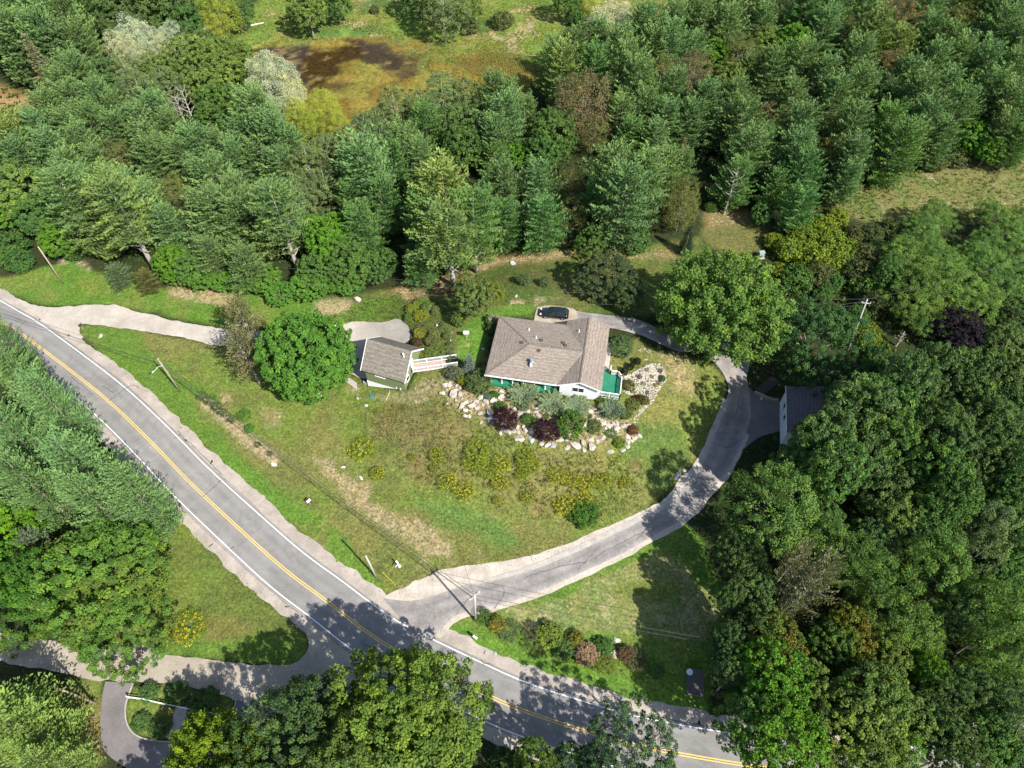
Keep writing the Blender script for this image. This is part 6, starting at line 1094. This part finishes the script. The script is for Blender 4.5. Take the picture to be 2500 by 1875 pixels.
# ---- boulders
ROCK = speckled('pinkish_boulder', (.21, .175, .145), (.33, .29, .25), (.45, .40, .36), .9, 5, .88, .03, .2); ROCKG = speckled('grey_boulder', (.20, .20, .21), (.28, .28, .285), (.36, .355, .35), .9, 5, .88, .03, .16); ROCKW = speckled('white_boulder', (.38, .365, .35), (.45, .435, .42), (.52, .50, .48), .9, 5, .85, .03, .1)
def rock_mesh(seed, sub=2):
    g = np.random.default_rng(seed); bm = bmesh.new(); bmesh.ops.create_icosphere(bm, subdivisions=sub + 1, radius=1.0)
    pl = [(unit(g.normal(0, 1, 3)), g.uniform(.42, .8)) for _ in range(11)]
    for v in bm.verts:
        p = np.array(v.co); 
        for n, d in pl:
            k = p @ n
            if k > d: p = p - n * (k - d) * .96
        v.co = Vector(p * (1 + .06 * g.normal()) * np.array([1.12, .82, .7]))
    me = bpy.data.meshes.new('boulder'); bm.to_mesh(me); bm.free(); return me
ROCKS = [(rock_mesh(i), rock_mesh(i)) for i in range(7)]
for a_, b_ in ROCKS: a_.materials.append(ROCK); b_.materials.append(ROCKG)
ROCKSW = [rock_mesh(20 + i) for i in range(2)]
for a_ in ROCKSW: a_.materials.append(ROCKW)
def boulder(wn, u, v, rp, label, tone=0, group='boulders of the rock garden'):
    p = on(wn, u, v, .2); r = rp * 1.12 * mpp(wn, u, v, p[2]); z = float(T(p[0], p[1]))
    me = ROCKSW[RNG.randrange(2)] if tone == 2 else ROCKS[RNG.randrange(7)][tone]
    o = mesh_obj('boulder', me); o.location = (p[0], p[1], z + r * .12); o.scale = (r, r, r * RNG.uniform(.75, 1.0)); o.rotation_euler = (RNG.uniform(-.2, .2), RNG.uniform(-.2, .2), RNG.uniform(0, 6.28)); tag(o, label, 'boulder', group)
rows = {'upper boulder row below the dark olive bush': [(735, 830, 22), (705, 832, 24), (760, 882, 30), (797, 890, 22), (690, 880, 20), (772, 838, 13), (790, 848, 14), (803, 958, 24), (832, 936, 17), (862, 956, 27), (900, 968, 17), (915, 1005, 18)],
        'boulder row under the porch': [(922, 908, 24), (950, 942, 26), (1045, 870, 20), (1045, 912, 26), (1000, 930, 26), (970, 998, 24), (998, 1028, 26), (1115, 1110, 22, 0), (920, 1060, 14), (1143, 1112, 19), (1140, 1085, 16), (965, 1035, 18)],
        'boulder row behind the purple bushes': [(1150, 1000, 20), (1125, 975, 14), (1205, 995, 20), (1270, 1020, 22), (1320, 1000, 24), (1290, 1050, 18), (1350, 1005, 20), (1400, 1000, 22), (1430, 990, 17), (1260, 975, 16), (1580, 990, 20), (1545, 1000, 15)],
        'lower boulder row round the purple bushes': [(1060, 1100, 22), (1090, 1115, 20), (1185, 1110, 20), (1215, 1115, 22), (1157, 1155, 33), (1225, 1160, 24), (1285, 1185, 22), (1320, 1190, 22), (1357, 1190, 24), (1392, 1160, 24), (1172, 1085, 14), (1040, 1125, 15)],
        'lower boulder row below the green bush': [(1440, 1160, 18), (1478, 1190, 34), (1440, 1205, 20), (1535, 1180, 24), (1575, 1160, 20), (1580, 1200, 30), (1535, 1220, 18), (1655, 1148, 20), (1622, 1172, 16), (1690, 1232, 21), (1450, 1135, 14)],
        'boulder row below the deck juniper': [(1550, 1070, 22), (1625, 1050, 22), (1655, 1060, 22), (1690, 1080, 24), (1735, 1090, 26), (1770, 1080, 22), (1805, 1075, 24), (1600, 1075, 14), (1715, 1062, 14), (1640, 1078, 12)],
        'boulder cluster at the east end': [(1805, 1145, 20), (1845, 1150, 18), (1868, 1138, 22), (1805, 1175, 17), (1798, 1198, 18), (1775, 1222, 18), (1825, 1165, 12)]}
GREY = {(1225, 1160), (1357, 1190), (970, 998), (998, 1028), (1060, 1100), (965, 1035)}
for nm, L_ in rows.items():
    for i, q in enumerate(sorted(L_)):
        g1 = (q[0], q[1]) in GREY
        boulder('z5', q[0], q[1], q[2], '%s %s boulder, %s from left in %s' % ('large' if q[2] > 25 else 'small' if q[2] < 18 else 'medium', 'grey' if g1 else 'pale', ORD[i], nm), 1 if g1 else 0)
for wn, u_, v_, rp, lb, tn in (('z4', 2057, 1325, 13, 'small white rock in the west lawn, upper', 2), ('z4', 2167, 1392, 17, 'larger white rock in the west lawn', 2), ('z4', 2197, 955, 13, 'white rock on the grass below the green garage', 2), ('z4', 2145, 915, 13, 'tan rock on the grass below the green garage', 0), ('z4', 1640, 1312, 17, 'white rock at the lower end of the dirt bed', 2), ('z4', 600, 540, 16, 'flat pale rock on the verge near the gravel drive', 0), ('z4', 2015, 470, 16, 'white rock at the edge of the gravel apron', 2), ('z5', 180, 320, 24, 'pinkish boulder in the dirt above the apron', 0), ('z5', 1108, 98, 22, 'grey boulder at the belt edge behind the yard', 1), ('z5', 1130, 300, 12, 'pale rock on the back lawn', 0), ('z5', 932, 615, 9, 'white round stone in the house shade', 2), ('z5', 2110, 1362, 17, 'grey boulder by the drive, upper of three', 1), ('z5', 2095, 1388, 18, 'grey boulder by the drive, lower of three', 1), ('z5', 2136, 1345, 16, 'grey boulder by the drive, nearest the asphalt', 1), ('z8', 1742, 890, 22, 'flat pale rock behind the green leafy shrub', 0), ('z8', 1725, 965, 34, 'wide flat rock in the roadside bed', 0), ('z8', 1530, 1012, 10, 'small rock at the foot of the hydrangea', 1), ('z6', 1060, 760, 16, 'pale rock at the end of the white garage roof', 0), ('z6', 640, 912, 14, 'pale stone on the low retaining wall', 0), ('z8', 945, 965, 14, 'grey rock at the road edge of the mown verge', 1), ('z8', 1003, 968, 12, 'small grey rock at the road edge', 1), ('z5', 655, 480, 14, 'white stone on the terraced bed edging', 2), ('z5', 590, 485, 12, 'white stone at the upper apron edge', 2)):
    boulder(wn, u_, v_, rp, lb, tn, 'loose rocks')
g_ = np.random.default_rng(12); CY = [(700, 860), (900, 940), (1130, 985), (1380, 1000), (1600, 1010), (1760, 1060)]; k = 0
for (ua, va), (ub, vb), zone in zip(CY[:-1], CY[1:], ('near the blue spruce', 'below the porch juniper', 'above the round green bush', 'below the gable', 'below the deck')):
    for i in range(9):
        t_ = (i + g_.random()) / 9; boulder('z5', ua + (ub - ua) * t_ + g_.normal(0, 8), va + (vb - va) * t_ + g_.uniform(-25, 120), g_.uniform(9, 17), 'small %s stone, %s of the scattered ones %s' % ('buff' if i % 3 else 'pale', ORD[i], zone))
# white stone beds: stones nobody could count
def stones(name, pts, seed, size=(.10, .28), dens=9):
    g = np.random.default_rng(seed); P_ = np.array(pts); x0, y0 = P_.min(0); x1, y1 = P_.max(0); n = int((x1 - x0) * (y1 - y0) * dens); X, Y = g.uniform(x0, x1, n), g.uniform(y0, y1, n); k = poly_mask(X, Y, pts, .15, .2, 1) > .6; X, Y = X[k], Y[k]; n = len(X)
    tv = np.array([(1, 0, 0), (-1, 0, 0), (0, 1, 0), (0, -1, 0), (0, 0, 1), (0, 0, -1)], float); tf = np.array([(0, 2, 4), (2, 1, 4), (1, 3, 4), (3, 0, 4), (2, 0, 5), (1, 2, 5), (3, 1, 5), (0, 3, 5)])
    s = g.uniform(*size, n); V = tv[None] * (s[:, None, None] * g.uniform(.6, 1.1, (n, 6, 1))); a = g.uniform(0, 6.28, n); ca_, sa_ = np.cos(a), np.sin(a)
    V = np.stack([V[..., 0] * ca_[:, None] - V[..., 1] * sa_[:, None], V[..., 0] * sa_[:, None] + V[..., 1] * ca_[:, None], V[..., 2] * .7], -1) + np.stack([X, Y, T(X, Y) + .03], -1)[:, None]
    return tag(mesh_obj(name, np_mesh(name, V.reshape(-1, 3), (tf[None] + 6 * np.arange(n)[:, None, None]).reshape(-1, 3), 3), ROCK), None, None, None, 'stuff')
stones('gravel', G('z5', [(1760, 800), (1850, 745), (1900, 715), (1990, 705), (2025, 750), (2030, 800), (2000, 850), (1950, 900), (1920, 930), (1870, 880), (1830, 900), (1780, 880), (1770, 830)]), 3, (.10, .26), 34)
stones('gravel', G('z5', [(1950, 900), (1985, 860), (1960, 930), (1880, 1000), (1860, 1050), (1835, 1070), (1832, 1040), (1870, 985), (1910, 940)]), 4, (.10, .26), 26)
stones('gravel', G('z5', [(1250, 965), (1450, 985), (1440, 1010), (1250, 990)]), 6, (.08, .2), 7)
stones('gravel', G('z5', [(1560, 960), (1620, 950), (1640, 1000), (1600, 1030), (1560, 1000)]), 7, (.08, .2), 6)
stones('gravel', G('z5', [(1860, 625), (1900, 612), (1950, 640), (1948, 665), (1900, 700), (1880, 690), (1935, 660), (1905, 628), (1870, 640)]), 8, (.08, .16), 14)
# tall grass, weeds and undergrowth nobody could count
def tufts(name, polys, n, seed, size, col, hh, mat=LEAF, lean=.6, width=.3):
    g = np.random.default_rng(seed); Xs, Ys = [], []
    for pts, dens in polys:
        P_ = np.array(pts); x0, y0 = P_.min(0); x1, y1 = P_.max(0); k_ = int((x1 - x0) * (y1 - y0) * dens); X, Y = g.uniform(x0, x1, k_), g.uniform(y0, y1, k_); ok = (poly_mask(X, Y, pond_pts, .4, .6, 2, 77) < .3) & (poly_mask(X, Y, pts, .4, .6, 2, seed) > g.uniform(.2, .8, k_)) & (fbm(X, Y, 2.2, seed + 3) > g.uniform(.25, .6, k_)); Xs.append(X[ok]); Ys.append(Y[ok])
    X, Y = np.concatenate(Xs), np.concatenate(Ys); M = len(X); X, Y = np.repeat(X, n), np.repeat(Y, n); K_ = len(X); L_ = size * g.uniform(.6, 1.3, K_)
    d = unit(np.stack([g.normal(0, lean, K_), g.normal(0, lean, K_), np.ones(K_)], -1)); c = np.stack([X + g.normal(0, .12, K_), Y + g.normal(0, .12, K_), T(X, Y) + hh * .4], -1) + d * (L_ * .35)[:, None]
    tone = np.repeat(g.uniform(.15, .85, M), n) + g.normal(0, .1, K_); me = cards(name, c, d, unit(g.normal(0, 1, (K_, 3)) + np.array([0, 0, .5])), L_, L_ * width, tone)
    o = mesh_obj(name, me, mat); o.color = (*col, 1); return tag(o, None, None, None, 'stuff')
tufts('meadow_grass', [(mead, 5)], 4, 11, .34, (.10, .105, .035), .05)
tufts('meadow_grass', [(G('z5', [(560, 1180), (800, 1120), (1000, 1120), (1400, 1240), (1750, 1280), (1850, 1450), (1600, 1600), (1300, 1560), (900, 1450), (600, 1400)]), 2.2)], 6, 12, .42, (.115, .13, .035), .1)
tufts('marsh_grass', [(marsh, 5)], 4, 13, .42, (.15, .185, .05), .05)
tufts('meadow_grass', [(meadow, 2.4), (far, .8)], 4, 14, .5, (.135, .155, .052), .1)
tufts('lawn_grass', [(lawn, 5), (tri, 6), (back, 4)], 3, 15, .2, (.082, .125, .028), .02)
tufts('weeds', [(G('z5', [(0, 440), (150, 370), (430, 290), (470, 330), (480, 440), (300, 450), (100, 460)]), 5), (G('z5', [(560, 800), (700, 780), (1000, 850), (1600, 960), (1800, 1000), (1860, 1130), (1500, 1190), (1200, 1170), (1000, 1080), (700, 950)]), 2.5), (G('z8', [(900, 760), (1100, 800), (1500, 860), (1900, 980), (2100, 1150), (1700, 1100), (1300, 980), (950, 830)]), 3)], 5, 16, .36, (.085, .12, .035), .06)
wood = G('z1', [(0, 1450), (500, 1520), (1100, 1640), (1900, 1600), (2212, 1659), (2212, 900), (1800, 900), (1000, 400), (0, 500)])
wood2 = G('z2', [(0, 1640), (400, 1580), (900, 1560), (1500, 1450), (2000, 1400), (2212, 1000), (2212, 300), (1200, 500), (900, 560), (0, 900)])
wood3 = G('z6', [(1000, 800), (1500, 700), (2300, 700), (2300, 1700), (1000, 1700), (700, 1500), (520, 1240), (780, 1120)]); wood4 = G('z9', [(500, 300), (2300, -20), (2300, 1500), (1500, 1500), (400, 1250), (330, 900)])
wood5 = G('z3', [(0, 100), (2300, 0), (2300, 800), (1900, 900), (1300, 1050), (1000, 1150), (500, 1200), (0, 1300)])
tufts('undergrowth', [(wood, .9), (wood2, .9), (wood3, 1.1), (wood4, 1.1), (wood5, .7)], 7, 17, .7, (.045, .085, .025), .3, LEAF, .9, .5)
tufts('undergrowth', [(G('z6', [(700, 60), (1500, -100), (2300, 100), (2300, 700), (1500, 700), (1200, 600), (700, 300)]), 1.2), (G('z3', [(680, 1400), (1000, 1250), (1500, 1350), (1400, 1700), (650, 1659)]), 1.2)], 7, 18, .6, (.085, .125, .028), .3, LEAF, .9, .5)
# ---- the wood goes on past the edge of the picture
g_ = np.random.default_rng(77); k = 0
while k < 70:
    yy = g_.uniform(14, 215); s_ = 1 if g_.random() < .5 else -1; xe = 60.75 + (yy - 12.7) * .4235; xx = s_ * (xe + g_.uniform(4, 24))
    if yy > 196: xx = g_.uniform(-150, 150); yy = g_.uniform(203, 222)
    if (s_ > 0 and 92 < yy < 140 and yy < 196) or (yy > 196 and -70 < xx < 45) or np.min(np.hypot(RC[:, 0] - xx, RC[:, 1] - yy)) < 11 or (s_ < 0 and yy < 36): continue
    K = 'WQWw'[k % 4] if yy > 70 else 'MKOM'[k % 4]; pk, nm, ds, cat, hr, fr = KIND[K]
    plant(pk, xx, yy, float(T(xx, yy)) - .05, g_.uniform(11, 15), g_.uniform(4, 5.8), vary(COLR[K]), nm, '%s of the wood just past the edge of the picture' % ds, cat, '%ss just past the picture edge' % ds); k += 1
